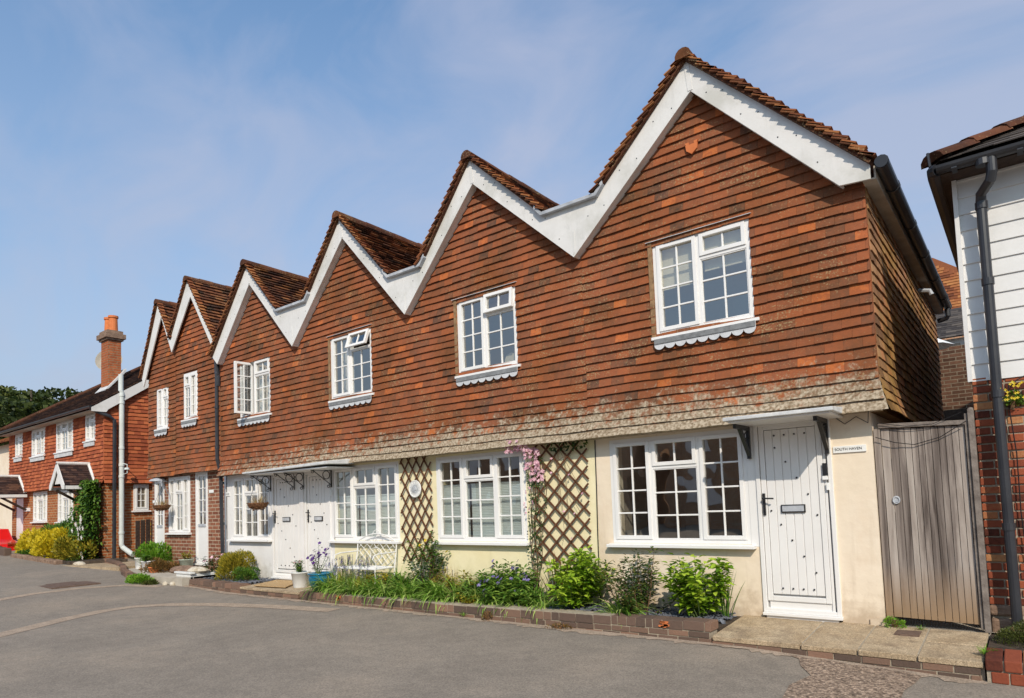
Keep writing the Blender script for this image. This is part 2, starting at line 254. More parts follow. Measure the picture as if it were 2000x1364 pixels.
# ------------------------------------------------------------ mesh builder
ROOT = {}
class MB:
    def __init__(s, off=None): s.v = []; s.f = []; s.a = []; s.mi = []; s.m = 0; s.T = None
    def addv(s, pts):
        n = len(s.v)
        s.v.extend([s.T(p) for p in pts] if s.T else pts)
        return n
    def face(s, idx, a=None): s.f.append(idx); s.a.append(R() if a is None else a); s.mi.append(s.m)
    def poly(s, pts, a=None):
        n = s.addv(pts); s.face(tuple(range(n, n+len(pts))), a)
    def box(s, x0, x1, y0, y1, z0, z1, a=None):
        if a is None: a = R()
        n = s.addv([(x0, y0, z0), (x1, y0, z0), (x1, y1, z0), (x0, y1, z0), (x0, y0, z1), (x1, y0, z1), (x1, y1, z1), (x0, y1, z1)])
        for q in ((0, 3, 2, 1), (4, 5, 6, 7), (0, 1, 5, 4), (1, 2, 6, 5), (2, 3, 7, 6), (3, 0, 4, 7)): s.face(tuple(n+i for i in q), a)
        return s
    def hexa(s, p, a=None):
        if a is None: a = R()
        n = s.addv(p)
        for q in ((0, 3, 2, 1), (4, 5, 6, 7), (0, 1, 5, 4), (1, 2, 6, 5), (2, 3, 7, 6), (3, 0, 4, 7)): s.face(tuple(n+i for i in q), a)
    def prism(s, poly, y0, y1, a=None):
        """poly in (x,z), extruded in y"""
        if a is None: a = R()
        k = len(poly); n = s.addv([(x, y0, z) for x, z in poly]+[(x, y1, z) for x, z in poly])
        s.face(tuple(n+i for i in range(k)), a); s.face(tuple(n+k+i for i in reversed(range(k))), a)
        for i in range(k):
            j = (i+1) % k; s.face((n+i, n+k+i, n+k+j, n+j), a)
        return s
    def slab(s, poly, z0, z1, a=None):
        """poly in (x,y), extruded in z"""
        if a is None: a = R()
        k = len(poly); n = s.addv([(x, y, z0) for x, y in poly]+[(x, y, z1) for x, y in poly])
        s.face(tuple(n+i for i in reversed(range(k))), a); s.face(tuple(n+k+i for i in range(k)), a)
        for i in range(k):
            j = (i+1) % k; s.face((n+i, n+j, n+k+j, n+k+i), a)
        return s
    def tube(s, pts, r, seg=8, a=None, cap=True):
        if a is None: a = R()
        pts = [Vector(p) for p in pts]; rs = r if isinstance(r, (list, tuple)) else [r]*len(pts)
        rings = []; prev = None
        for i, p in enumerate(pts):
            d = (pts[min(i+1, len(pts)-1)]-pts[max(i-1, 0)])
            d = d.normalized() if d.length > 1e-9 else Vector((0, 0, 1))
            ref = prev if prev is not None else (Vector((0, 0, 1)) if abs(d.z) < .9 else Vector((1, 0, 0)))
            u = (ref-d*ref.dot(d)); u = u.normalized() if u.length > 1e-6 else d.orthogonal().normalized(); w = d.cross(u); prev = u
            rings.append(s.addv([tuple(p+(u*math.cos(t)+w*math.sin(t))*rs[i]) for t in [2*math.pi*k/seg for k in range(seg)]]))
        for i in range(len(rings)-1):
            for k in range(seg):
                j = (k+1) % seg; s.face((rings[i]+k, rings[i]+j, rings[i+1]+j, rings[i+1]+k), a)
        if cap:
            s.face(tuple(rings[0]+k for k in reversed(range(seg))), a); s.face(tuple(rings[-1]+k for k in range(seg)), a)
        return s
    def lathe(s, prof, c, seg=24, a=None, axis='z', cap=True):
        if a is None: a = R()
        rings = []
        for r, h in prof:
            ps = []
            for k in range(seg):
                t = 2*math.pi*k/seg; x, y = r*math.cos(t), r*math.sin(t)
                ps.append((c[0]+x, c[1]+y, c[2]+h) if axis == 'z' else (c[0]+x, c[1]-h, c[2]+y))
            rings.append(s.addv(ps))
        for i in range(len(rings)-1):
            for k in range(seg):
                j = (k+1) % seg; s.face((rings[i]+k, rings[i]+j, rings[i+1]+j, rings[i+1]+k), a)
        if cap:
            s.face(tuple(rings[0]+k for k in reversed(range(seg))), a); s.face(tuple(rings[-1]+k for k in range(seg)), a)
        return s
    def leaf(s, p, d, n, l, w, a=None, droop=.15):
        """pointed oval leaf from p along d, normal n"""
        p = Vector(p); d = Vector(d).normalized(); n = Vector(n); n = n-d*n.dot(d)
        n = n.normalized() if n.length > 1e-6 else d.orthogonal().normalized(); q = d.cross(n)
        P = [p, p+d*l*.32-q*w*.5+n*w*.12, p+d*l*.72-q*w*.36+n*w*.08-n*l*droop*.4, p+d*l-n*l*droop, p+d*l*.72+q*w*.36+n*w*.08-n*l*droop*.4, p+d*l*.32+q*w*.5+n*w*.12, p+d*l*.55-n*l*droop*.2]
        if a is None: a = R()
        i = s.addv([tuple(v) for v in P])
        s.face((i, i+1, i+2, i+6), a); s.face((i+6, i+2, i+3), a); s.face((i, i+6, i+4, i+5), a); s.face((i+6, i+3, i+4), a)
    def tri_leaf(s, p, d, l, w, a=None):
        p = Vector(p); d = Vector(d).normalized(); q = d.cross(Vector((U(-1, 1), U(-1, 1), U(-1, 1)))).normalized()
        i = s.addv([tuple(p-q*w*.5), tuple(p+d*l*.5-q*w*.6), tuple(p+d*l), tuple(p+d*l*.5+q*w*.6)]); s.face((i, i+1, i+2, i+3), a)
    def strap(s, p, az, l, w, lean, curl, a=None, seg=6):
        """ribbon leaf arching out from p"""
        if a is None: a = R()
        x, y, z = p; ang = lean; q = (-math.sin(az), math.cos(az)); prev = None
        for i in range(seg+1):
            t = i/seg; ww = w*(.55+.9*t-1.45*t*t) if t < 1 else .0005
            ww = max(ww, .0006)
            j = s.addv([(x-q[0]*ww/2, y-q[1]*ww/2, z+ww*.15), (x, y, z), (x+q[0]*ww/2, y+q[1]*ww/2, z+ww*.15)])
            if prev is not None:
                s.face((prev, prev+1, j+1, j), a); s.face((prev+1, prev+2, j+2, j+1), a)
            prev = j; st = l/seg
            x += math.cos(az)*math.sin(ang)*st; y += math.sin(az)*math.sin(ang)*st; z += math.cos(ang)*st; ang += curl/seg
    def build(s, name, mats, parent=None, label=None, bevel=0, smooth=False, kind=None):
        if not isinstance(mats, (list, tuple)): mats = [mats]
        me = bpy.data.meshes.new(name)
        off = ROOT.get(parent.name, Vector((0, 0, 0))) if parent else Vector((0, 0, 0))
        vs = [(a[0]-off.x, a[1]-off.y, a[2]-off.z) for a in s.v]
        me.from_pydata(vs, [], s.f)
        for m in mats: me.materials.append(MATS[m])
        me.polygons.foreach_set('material_index', s.mi)
        at = me.attributes.new('rnd', 'FLOAT', 'FACE'); at.data.foreach_set('value', s.a)
        if smooth: me.polygons.foreach_set('use_smooth', [True]*len(s.f))
        me.update()
        o = bpy.data.objects.new(name, me); COL.objects.link(o)
        if parent: o.parent = parent; ROOT[o.name] = off
        if label: o['label'] = label
        if kind: o['kind'] = kind
        if bevel:
            b = o.modifiers.new('bevel', 'BEVEL'); b.width = bevel; b.segments = 2; b.limit_method = 'ANGLE'; b.angle_limit = math.radians(40)
        return o
def thing(name, label, cat, loc=(0, 0, 0), group=None):
    o = bpy.data.objects.new(name, None); COL.objects.link(o); o.location = loc; o['label'] = label; o['category'] = cat
    o.empty_display_size = .1
    if group: o['group'] = group
    ROOT[o.name] = Vector(loc)
    return o
def tag(o, label, cat, group=None):
    o['label'] = label; o['category'] = cat
    if group: o['group'] = group
    return o
def structure(o): o['kind'] = 'structure'; return o
def text_mesh(name, s, size, parent, loc, mat, rot=(math.pi/2, 0, 0), xscale=1.0):
    c = bpy.data.curves.new(name, 'FONT'); c.body = s; c.size = size; c.extrude = .0008; c.align_x = 'CENTER'; c.align_y = 'CENTER'
    t = bpy.data.objects.new(name, c); COL.objects.link(t)
    me = bpy.data.meshes.new_from_object(t); bpy.data.objects.remove(t)
    me.materials.clear(); me.materials.append(MATS[mat])
    o = bpy.data.objects.new(name, me); COL.objects.link(o); o.rotation_euler = rot; o.scale = (xscale, 1, 1)
    o.parent = parent; o.location = Vector(loc)-ROOT[parent.name]; return o

# ------------------------------------------------------------ building helpers
def wall_holes(mb, x0, x1, z0, z1, y0, y1, holes):
    """wall slab between y0 (front) and y1 (back) with rectangular openings"""
    xs = sorted({x0, x1}|{h[i] for h in holes for i in (0, 1)}); zs = sorted({z0, z1}|{h[i] for h in holes for i in (2, 3)})
    xs = [x for x in xs if x0 <= x <= x1]; zs = [z for z in zs if z0 <= z <= z1]
    for i in range(len(xs)-1):
        for j in range(len(zs)-1):
            cx, cz = (xs[i]+xs[i+1])/2, (zs[j]+zs[j+1])/2
            if any(h[0] < cx < h[1] and h[2] < cz < h[3] for h in holes): continue
            for y, fl in ((y0, 0), (y1, 1)):
                q = [(xs[i], y, zs[j]), (xs[i+1], y, zs[j]), (xs[i+1], y, zs[j+1]), (xs[i], y, zs[j+1])]
                mb.poly(q[::-1] if fl else q, .5)
    for h in holes:
        a, b, c, d = max(h[0], x0), min(h[1], x1), max(h[2], z0), min(h[3], z1)
        mb.poly([(a, y0, c), (a, y0, d), (a, y1, d), (a, y1, c)], .5); mb.poly([(b, y0, c), (b, y1, c), (b, y1, d), (b, y0, d)], .5)
        mb.poly([(a, y0, c), (a, y1, c), (b, y1, c), (b, y0, c)], .5); mb.poly([(a, y0, d), (b, y0, d), (b, y1, d), (a, y1, d)], .5)
    mb.poly([(x0, y0, z0), (x0, y0, z1), (x0, y1, z1), (x0, y1, z0)], .5); mb.poly([(x1, y0, z0), (x1, y1, z0), (x1, y1, z1), (x1, y0, z1)], .5)
def tiles(mb, org, ud, vd, nd, W, H, gauge=.1, tw=.165, spans=None, off=None, base=.006, lift=.036, th=.016, dark=0, jit=1.0, rowoff=0, sh=0.0, lo=0., hi=1., spot=0.):
    org, ud, vd, nd = Vector(org), Vector(ud).normalized(), Vector(vd).normalized(), Vector(nd).normalized()
    rows = int(H/gauge+.999)
    for r in range(rows):
        v0 = r*gauge; v1 = min(v0+gauge*1.3, H+gauge*.3)
        sp = spans(v0+gauge*.5) if spans else [(0, W)]
        o0 = off(v0) if off else 0; o1 = off(v1) if off else 0
        st = -tw*(.5 if (r+rowoff) % 2 else 0)-tw
        wav = U(-.003, .003)*jit
        n = int((W+2*tw)/tw)+2
        for k in range(n):
            a, b = st+k*tw+.0007, st+(k+1)*tw-.0007
            c = lo+(hi-lo)*R()
            if R() < spot: c = random.choice((.10, .14, 1.0, .95))
            jl = U(-.004, .004)*jit; jv = U(-.003, .003)*jit+wav; tl = U(-.0025, .0025)*jit
            for s0, s1 in sp:
                p, q = max(a, s0), min(b, s1)
                if q-p < .012: continue
                def P(u, v, n_): return tuple(org+ud*u+vd*(v+jit*(.0045*math.sin(u*1.7+r*.23)+.003*math.sin(u*4.3+r*.9)))+nd*(n_+jit*.004*math.sin(u*2.3+r*.5)))
                f0 = o0+lift+jl; f1 = o1+base
                mb.hexa([P(p, v0+jv, f0-th), P(q, v0+jv+tl, f0-th), P(q, v0+jv+tl, f0), P(p, v0+jv, f0), P(p, v1, f1-th), P(q, v1, f1-th), P(q, v1, f1), P(p, v1, f1)], c)
def subtract(sp, holes, v):
    for h in holes:
        if h[2] < v < h[3]:
            out = []
            for a, b in sp:
                if h[1] <= a or h[0] >= b: out.append((a, b)); continue
                if h[0] > a: out.append((a, h[0]))
                if h[1] < b: out.append((h[1], b))
            sp = out
    return sp
def fr(mb, x0, x1, z0, z1, w, y0, y1):
    """rectangular ring frame, four butted bars"""
    mb.box(x0, x0+w, y0, y1, z0, z1, .5); mb.box(x1-w, x1, y0, y1, z0, z1, .5)
    mb.box(x0+w, x1-w, y0, y1, z0, z0+w, .5); mb.box(x0+w, x1-w, y0, y1, z1-w, z1, .5)
def light(mb, gl, x0, x1, z0, z1, y, cols, rows, sash=True, sw=.042):
    if sash: fr(mb, x0, x1, z0, z1, sw, y-.012, y+.04)
    else: sw = .012; fr(mb, x0, x1, z0, z1, sw, y+.008, y+.04)
    a, b, c, d = x0+sw, x1-sw, z0+sw, z1-sw
    for i in range(1, cols): xx = a+(b-a)*i/cols; mb.box(xx-.009, xx+.009, y+.012, y+.036, c, d, .5)
    for j in range(1, rows):
        zz = c+(d-c)*j/rows
        e = [a]+[a+(b-a)*i/cols for i in range(1, cols)]+[b]
        for i in range(cols): mb.box(e[i]+(.009 if i else 0), e[i+1]-(.009 if i < cols-1 else 0), y+.013, y+.035, zz-.009, zz+.009, .5)
    gl.poly([(a, y+.026, c), (b, y+.026, c), (b, y+.026, d), (a, y+.026, d)], .5)
def window(parent, x0, x1, z0, z1, y, cols, sill=.1, apron=0, T=None, sillw=.05, label=None, jamb=0, mat='upvc'):
    """cols: list of (x fraction width, [(height fraction, panes across, panes up, sash)] from the top)"""
    mb = MB(); gl = MB(); mb.T = gl.T = T; F = .045
    fr(mb, x0, x1, z0, z1, F, y, y+.07)
    tot = sum(c[0] for c in cols); xa = x0+F; W = x1-x0-2*F-(len(cols)-1)*.04
    for ci, c in enumerate(cols):
        xb = xa+W*c[0]/tot; zt = z1-F; Hh = z1-z0-2*F-(len(c[1])-1)*.035; th = sum(q[0] for q in c[1])
        for qi, q in enumerate(c[1]):
            zb = zt-Hh*q[0]/th
            if q[1]: light(mb, gl, xa, xb, zb, zt, y, q[1], q[2], q[3])
            if qi < len(c[1])-1: mb.box(xa, xb, y+.002, y+.066, zb-.035, zb, .5)
            zt = zb-.035
        if ci < len(cols)-1: mb.box(xb, xb+.04, y+.001, y+.067, z0+F, z1-F, .5)
        xa = xb+.04
    w = mb.build('window', mat, parent, label, bevel=.003)
    gl.build('glass', 'glass', w)
    if sill:
        s = MB(); s.T = T; 
        s.hexa([(x0-sillw, y-sill, z0-.045), (x1+sillw, y-sill, z0-.045), (x1+sillw, y+.05, z0-.045), (x0-sillw, y+.05, z0-.045), (x0-sillw, y-sill, z0-.012), (x1+sillw, y-sill, z0-.012), (x1+sillw, y+.05, z0), (x0-sillw, y+.05, z0)], .5)
        s.build('sill', mat, w, bevel=.003)
    if apron:
        s = MB(); s.T = T; n = max(4, int((x1-x0)/.12)); xx0, xx1 = x0-.01, x1+.02; st = (xx1-xx0)/n; zt = z0-.045; P = [(xx0, zt), ]
        zb = z0-.05-apron+.045
        for k in range(n):
            for i in range(9):
                t = math.pi*i/8; P.append((xx0+st*(k+.5)-st*.5*math.cos(t)*(.97 if 0 < i < 8 else 1), zb-.05*math.sin(t)))
        P.append((xx1, zt))
        s.prism(P, y-.052, y-.046); s.m = 1; s.box(xx0+.004, xx1-.004, y-.062, y-.0525, zt-.055, zt, .5); s.build('lead_apron', ['lead_pale', 'lead_dark'], w)
    if jamb:
        s = MB(); s.box(x0-.05, x0-.002, y-.02, y+.03, z0-.02, z1+.02); s.build('timber_jamb', 'timber_brown', w)
        s = MB(); s.hexa([(x0-.07, y-.04, z1+.006), (x1+.03, y-.04, z1+.006), (x1+.03, y+.02, z1+.02), (x0-.07, y+.02, z1+.02), (x0-.07, y-.04, z1+.011), (x1+.03, y-.04, z1+.011), (x1+.03, y+.02, z1+.025), (x0-.07, y+.02, z1+.025)]); s.build('lead_flashing', 'lead_pale', w)
    return w
def drape(parent, x0, x1, z0, z1, y, mat, name='curtain', folds=6):
    s = MB(); n = folds*8; k = 0
    for i in range(n):
        a, b = x0+(x1-x0)*i/n, x0+(x1-x0)*(i+1)/n
        ya, yb = y+.03*math.sin(i/8*2*math.pi), y+.03*math.sin((i+1)/8*2*math.pi)
        s.poly([(a, ya, z0), (b, yb, z0), (b, yb, z1), (a, ya, z1)], .5)
    return s.build(name, mat, parent, smooth=True)
def pleat_blind(parent, x0, x1, z0, z1, y, mat='blind_white'):
    s = MB(); n = int((z1-z0)/.022)
    for i in range(n):
        za, zb = z0+(z1-z0)*i/n, z0+(z1-z0)*(i+1)/n; zm = (za+zb)/2
        s.poly([(x0, y, za), (x1, y, za), (x1, y-.006, zm), (x0, y-.006, zm)], .5); s.poly([(x0, y-.006, zm), (x1, y-.006, zm), (x1, y, zb), (x0, y, zb)], .5)
    s.box(x0, x1, y-.014, y+.004, z1, z1+.022, .5)
    return s.build('blind', mat, parent)
def door(parent, x0, x1, z0, z1, px0, px1, pz0, pz1, y, studs, studtop=4, label=None, sx=1):
    """studded boarded door: leaf, frame, handle, letterbox, studs"""
    m = MB(); n = 6; w = (px1-px0)/n
    for i in range(n):
        a, b = px0+i*w+(.0 if i == 0 else .004), px0+(i+1)*w-(.0 if i == n-1 else .004)
        m.box(a, b, y+.006, y+.03, pz0, pz1, .5)
    m.box(px0, px1, y+.0145, y+.034, pz0+.001, pz1-.001, .5)
    lf = m.build('door', 'door_paint', parent, label, bevel=.002)
    m = MB(); fr(m, px0-.055, px1+.055, pz0-.07, pz1+.055, .05, y-.004, y+.05)
    fr(m, x0, x1, z0+.03, z1, min(px0-.059-x0, .04), y-.02, y+.06)
    m.box(x0+.06, x1-.06, y+.012, y+.055, z0+.03, pz0-.071, .5)
    m.box(x0+.002, x1-.002, y+.046, y+.075, z0+.0, z1-.002)
    m.box(x0+.058, px0-.057, y+.0, y+.04, z0+.03, z1-.06) if px0-.057 > x0+.06 else None
    m.box(px1+.057, x1-.058, y+.0, y+.04, z0+.03, z1-.06) if px1+.057 < x1-.06 else None
    m.build('door_frame', 'door_paint', lf, bevel=.004)
    m = MB(); m.box(x0+.0, x1+.01, y-.055, y+.05, z0, z0+.03); m.box(x0+.03, x1-.03, y-.03, y+.04, z0-.045, z0-.001); m.build('threshold', 'door_paint', lf, bevel=.004)
    m = MB(); m.box(px0-.045, px0-.02, y-.02, y-.005, 1.02-.0, 1.24, .5); m.tube([(px0-.033, y-.02, 1.19), (px0-.033, y-.06, 1.19), (px0+.075, y-.062, 1.185)], .008); m.lathe([(.011, 0), (.011, .008)], (px0-.033, y-.02, 1.07), 10, axis='y'); m.build('handle', 'black_metal', lf)
    zc = 1.08; xc = px0+(px1-px0)*.5; hw = .115*sx
    m = MB(); m.box(xc-hw, xc+hw, y-.012, y+.006, zc-.04, zc+.04, .5); m.build('letterbox', 'black_metal', lf, bevel=.003)
    m = MB(); m.box(xc-hw+.012, xc+hw-.012, y-.017, y-.011, zc-.028, zc+.028, .5); m.build('letterbox_flap', 'lead', lf, bevel=.003)
    m = MB(); m.lathe([(.0001, .016), (.005, .014), (.0085, .008), (.01, 0)], (0, 0, 0), 8, axis='y', cap=False); st = None
    for (u, v) in studs:
        xx = px0+(px1-px0)*u; zz = pz0+(pz1-pz0)*v
        if st is None: st = m.build('stud', 'black_metal'); st.parent = lf; c = st
        else: c = st.copy(); COL.objects.link(c); c.parent = lf
        c.location = Vector((xx, y+.006, zz))-ROOT[parent.name]
    return lf
def stud_pattern(top=4):
    S = [(.2+.6*i/(top-1), .965) for i in range(top)]+[(.2+.2*i, .035) for i in range(4)]
    S += [(.2, .89), (.4, .80), (.6, .70), (.8, .60), (.06, .505), (.95, .475), (.24, .42), (.44, .325), (.65, .23), (.86, .135)]
    return S
def brick_face(mb, x0, x1, yf, z0, z1, ln=.215, h=.065, j=.01, depth=.05, T=None, mort=None, rag=.002, zstep=None):
    """courses of separate bricks with their front at yf"""
    z = z0; r = 0
    while z+h*.6 < z1:
        zt = min(z+h, z1); x = x0-(ln+j)*(.5 if r % 2 else 0)
        while x < x1:
            l = ln if R() > .25 else ln*.48
            a, b = max(x, x0), min(x+l, x1)
            if b-a > .02:
                d = U(-rag, rag)*1.5; mb.box(a+U(0, .002), b-U(0, .002), yf+d, yf+depth, z+U(0, .002), zt-U(0, .002))
            x += l+j
        z += h+j; r += 1

# ============================================================ GROUND
def gz(x, y):
    z = -.135
    if x < -9.5: z += .033*(min(-x, 27)-9.5)*min(1, max(0, 1+(y+1.0)/9.0+.35))
    if x > -.6: z -= .04*min(1.7, x+.6)
    return z
def axis(lo, hi, near0, near1, fine):
    a = [lo]; st = [lo+(near0-lo)*(i/8)**.5 for i in range(1, 8)]; a += st
    x = near0
    while x < near1: a.append(x); x += fine
    a += [near1+(hi-near1)*(i/8)**2 for i in range(0, 9)]
    return a
m = MB(); xs = axis(-600, 400, -30, 6, .5); ys = axis(-500, 600, -14, 3, .5)
idx = m.addv([(x, y, gz(x, y)) for y in ys for x in xs]); w = len(xs)
for j in range(len(ys)-1):
    for i in range(w-1): k = idx+j*w+i; m.face((k, k+1, k+w+1, k+w), .5)
structure(m.build('road', 'asphalt', smooth=True))
def strip(name, pts, wid, mat, dz=.004):
    m = MB(); P = [Vector(p) for p in pts]; L_ = []
    for i in range(len(P)-1):
        n = max(1, int((P[i+1]-P[i]).length/.25))
        for k in range(n): L_.append(P[i].lerp(P[i+1], k/n))
    L_.append(P[-1]); prev = None
    for i, p in enumerate(L_):
        d = (L_[min(i+1, len(L_)-1)]-L_[max(i-1, 0)]).normalized(); q = Vector((-d.y, d.x)); a, b = p-q*wid/2, p+q*wid/2
        j = m.addv([(a.x, a.y, gz(a.x, a.y)+dz), (b.x, b.y, gz(b.x, b.y)+dz)])
        if prev is not None: m.face((prev, j, j+1, prev+1), .5)
        prev = j
    return structure(m.build(name, mat))
strip('road_strip', [(-7.2, -6.2), (-8.1, -4.75), (-8.55, -4.1), (-9.0, -3.45), (-9.3, -2.85), (-9.3, -2.45), (-9.0, -2.1), (-8.3, -1.75), (-7.2, -1.45), (-6.0, -1.25)], .28, 'tan_strip')
strip('road_strip', [(-10.8, -5.6), (-11.8, -3.7), (-12.2, -2.9), (-12.25, -2.2), (-11.95, -1.5), (-11.2, -1.2)], .22, 'tan_strip')
def sheet(name, poly, mat, dz=.004):
    m = MB(); m.poly([(x, y, gz(x, y)+dz) for x, y in poly], .5); return structure(m.build(name, mat))
P_ = []
for k in range(26):
    t = k/25; P_.append((-.30+1.05*t, -.90-.02*R()))
for k in range(26):
    t = k/25; P_.append((.80-.15*t+U(-.02, .02), -1.0-2.2*t))
for k in range(26):
    t = k/25; P_.append((.55-.4*t, -3.2-.05*R()))
for k in range(26):
    t = k/25; P_.append((.12-.25*t*t+U(-.02, .02), -3.0+2.05*t))
sheet('road_patch', [(-.22, -.9), (.80, -.9), (.78, -1.2), (.74, -1.45), (.76, -1.9), (.7, -2.4), (.72, -3.2), (.1, -3.2), (.14, -2.4), (.06, -1.8), (.12, -1.45), (-.02, -1.2), (-.08, -1.0)], 'rough_patch', .005)
m = MB(); m.box(-13.55, -12.7, -2.35, -1.85, gz(-13, -2)-.03, gz(-13.1, -2.1)+.012); m.box(-13.7, -12.55, -2.5, -1.7, gz(-13, -2)-.03, gz(-13.1, -2.1)+.007)
tag(m.build('manhole_cover', 'iron_cover'), 'flat rusty manhole cover set into the road far left', 'manhole cover')

m = MB(); prev = None
for k in range(240):
    x = -10.9+12.1*k/239; y1 = -.93-.10*R()**2-(.05 if -3 < x < -2 else 0); j = m.addv([(x, -.84, gz(x, -.85)+.006), (x, y1, gz(x, y1)+.0045)])
    if prev is not None: m.face((prev, prev+1, j+1, j))
    prev = j
structure(m.build('gutter_grit', 'tan_strip'))
# pavement slabs before the right hand door
m = MB(); ycut = [-.87, -.42, .02]; xcut = [-.88, -.10, .34, .76, 1.19]
def slabz(y): return -.06+(y+.87)*.068
for i in range(4):
    for j in range(2):
        x0, x1, y0, y1 = xcut[i]+.007, xcut[i+1]-.007, ycut[j]+(.007 if j else 0), ycut[j+1]-.007
        o = .02*(i == 0 and j == 0)*0
        dz = U(-.002, .002)
        m.hexa([(x0, y0, slabz(y0)-.045), (x1, y0, slabz(y0)-.045), (x1, y1, slabz(y1)-.045), (x0, y1, slabz(y1)-.045), (x0, y0, slabz(y0)+dz), (x1, y0, slabz(y0)+dz), (x1, y1, slabz(y1)+dz), (x0, y1, slabz(y1)+dz)])
structure(m.build('pavement', 'slab_stone', bevel=.006))
m = MB(); m.slab([(-.87, -.84), (1.185, -.84), (1.2, .3), (-.87, .05)], -.25, -.07); m.hexa([(-.87, -.80, -.07), (1.185, -.80, -.07), (1.185, .02, -.07), (-.87, .02, -.07), (-.87, -.80, slabz(-.80)-.006), (1.185, -.80, slabz(-.80)-.006), (1.185, .02, slabz(.02)-.006), (-.87, .02, slabz(.02)-.006)])
structure(m.build('pavement_bed', 'mortar'))
m = MB(); m.slab([(.42, .02), (1.24, .02), (1.24, 14), (.42, 14)], -.3, -.012); structure(m.build('alley_path', 'concrete'))
m = MB(); m.slab([(.53, -.31), (.715, -.31), (.715, -.12), (.53, -.12)], -.03, .0012); o = m.build('drain_cover', 'iron_cover', bevel=.002); o.location.z = -.008; tag(o, 'small rusty drain cover let into the pavement slabs', 'drain cover')
# ---------------------------------------------- kerb walls of brick
def kerb(label, x0, x1, ztop, y=-.85, top=True, zb=-.26, courses=3, top_h=.085, group=None, name='kerb_wall'):
    t = thing(name, label, 'brick kerb', (x0, y, gz(x0, y)))
    m = MB(); n = max(2, int((x1-x0)/.5)); 
    # coping of bricks laid on edge, then stretchers
    x = x0
    if top:
        while x < x1-.01:
            l = random.choice((.075, .105, .105, .215, .215)); b = min(x+l, x1)
            if b-x > .02:
                zt = ztop(x)+U(-.003, .003); d = U(-.004, .004); yb = y+.20
                m.hexa([(x, y+d, zt-top_h), (b-.008, y+d, zt-top_h), (b-.008, yb, zt-top_h), (x, yb, zt-top_h), (x, y+d+.004, zt), (b-.008, y+d+.004, zt), (b-.008, yb, zt), (x, yb, zt)])
            x += l
        m.build('coping_brick', 'kerb_brick', t, bevel=.004)
    m = MB(); h0 = top_h+.008 if top else 0
    for c in range(courses):
        x = x0-(.11 if c % 2 else 0)
        while x < x1:
            l = .205; a, b = max(x, x0), min(x+l, x1)
            if b-a > .02:
                zt = ztop(a)-h0-c*.058; d = U(-.004, .004)
                m.box(a, b-.008, y+d, y+.1, zt-.05, zt-U(0, .002))
            x += l+.004
    m.build('brickwork', 'kerb_brick', t, bevel=.003)
    m = MB(); a = ztop(x0)-(.012 if top else .0); b = ztop(x1)-(.012 if top else .0)
    m.hexa([(x0+.002, y+.009, zb), (x1-.02, y+.009, zb), (x1-.02, y+.19, zb), (x0+.002, y+.19, zb), (x0+.002, y+.009, a), (x1-.02, y+.009, b), (x1-.02, y+.19, b), (x0+.002, y+.19, a)])
    m.build('mortar_bed', 'mortar', t)
    return t
kerb('long low brick kerb in front of the planted bed below the yellow cottage', -7.38, -.885, lambda x: -.005+.062*max(0, min(1, (x+4.2)/3.3)))
_k = [o for o in bpy.data.objects if o.name == 'kerb_wall'][0]
for x, w_ in ((-6.50, .20), (-1.42, .13)):
    m = MB(); 
    for k in range(12): a = x+U(0, w_-.05); z = -.008+.062*max(0, min(1, (x+4.2)/3.3))-U(.02, .075); m.box(a, a+U(.02, .06), -.860, -.83, z, z+U(.008, .02))
    m.build('spalled_brick', 'terracotta', _k, 'crumbled bright orange brick face')
kerb('brick riser under the stone slabs at the right hand door', -.88, 1.17, lambda x: -.108, y=-.864, top=False, courses=2)
kerb('brick riser under the doorstep slab of the two middle doors', -9.06, -7.39, lambda x: -.062, y=-.864, top=False, courses=2)
kerb('short raised brick kerb left of the middle doorstep by the slate chippings', -10.85, -9.07, lambda x: .03-.02*(x+10.8)/1.7)
m = MB(); m.hexa([(-9.06, -.87, -.056), (-7.39, -.87, -.056), (-7.39, .0, -.04), (-9.35, .0, -.04), (-9.06, -.87, -.018), (-7.39, -.87, -.018), (-7.39, .0, -.003), (-9.35, .0, -.003)]); structure(m.build('doorstep_slab', 'slab_stone', bevel=.006))
# garden soil
m = MB(); m.slab([(-7.37, -.66), (-.89, -.66), (-.86, -.0), (-7.37, -.0)], -.2, -.02); structure(m.build('flower_bed_soil', 'soil'))
m = MB(); m.slab([(-11.4, -.66), (-9.1, -.66), (-9.36, .0), (-11.4, .0)], -.2, -.008); structure(m.build('side_bed_soil', 'soil'))
m = MB(); m.slab([(-16.8, -.15), (-15.3, -.35), (-13.6, -.75), (-12.2, -1.0), (-10.9, -.95), (-10.9, .1), (-16.8, .3)], -.2, .06); structure(m.build('front_garden_soil', 'concrete'))
def chips(name, poly, n, label):
    m = MB()
    xs_ = [p[0] for p in poly]; ys_ = [p[1] for p in poly]
    for k in range(n):
        x, y = U(min(xs_), max(xs_)), U(min(ys_), max(ys_)); a = U(0, 6.28); s = U(.012, .035); c, s_ = math.cos(a), math.sin(a); z = U(-.012, .02); tx, ty = U(-.4, .4), U(-.4, .4)
        P = []
        for dz in (0, .008):
            for (u, v) in ((-s, -s*.5), (s*.8, -s*.6), (s, s*.4), (-s*.7, s*.6)):
                X, Y = u*c-v*s_, u*s_+v*c; P.append((x+X, y+Y, z+dz+X*tx+Y*ty))
        m.hexa(P)
    o = m.build(name, 'slate_chip', kind='stuff'); o['label'] = label; return o
chips('slate_chippings', [(-3.6, -.66), (-.92, -.05)], 1500, 'grey slate chippings mulching the right end of the bed')
chips('slate_chippings', [(-11.2, -.66), (-9.15, -.05)], 1300, 'grey slate chippings around the golden conifer bush')

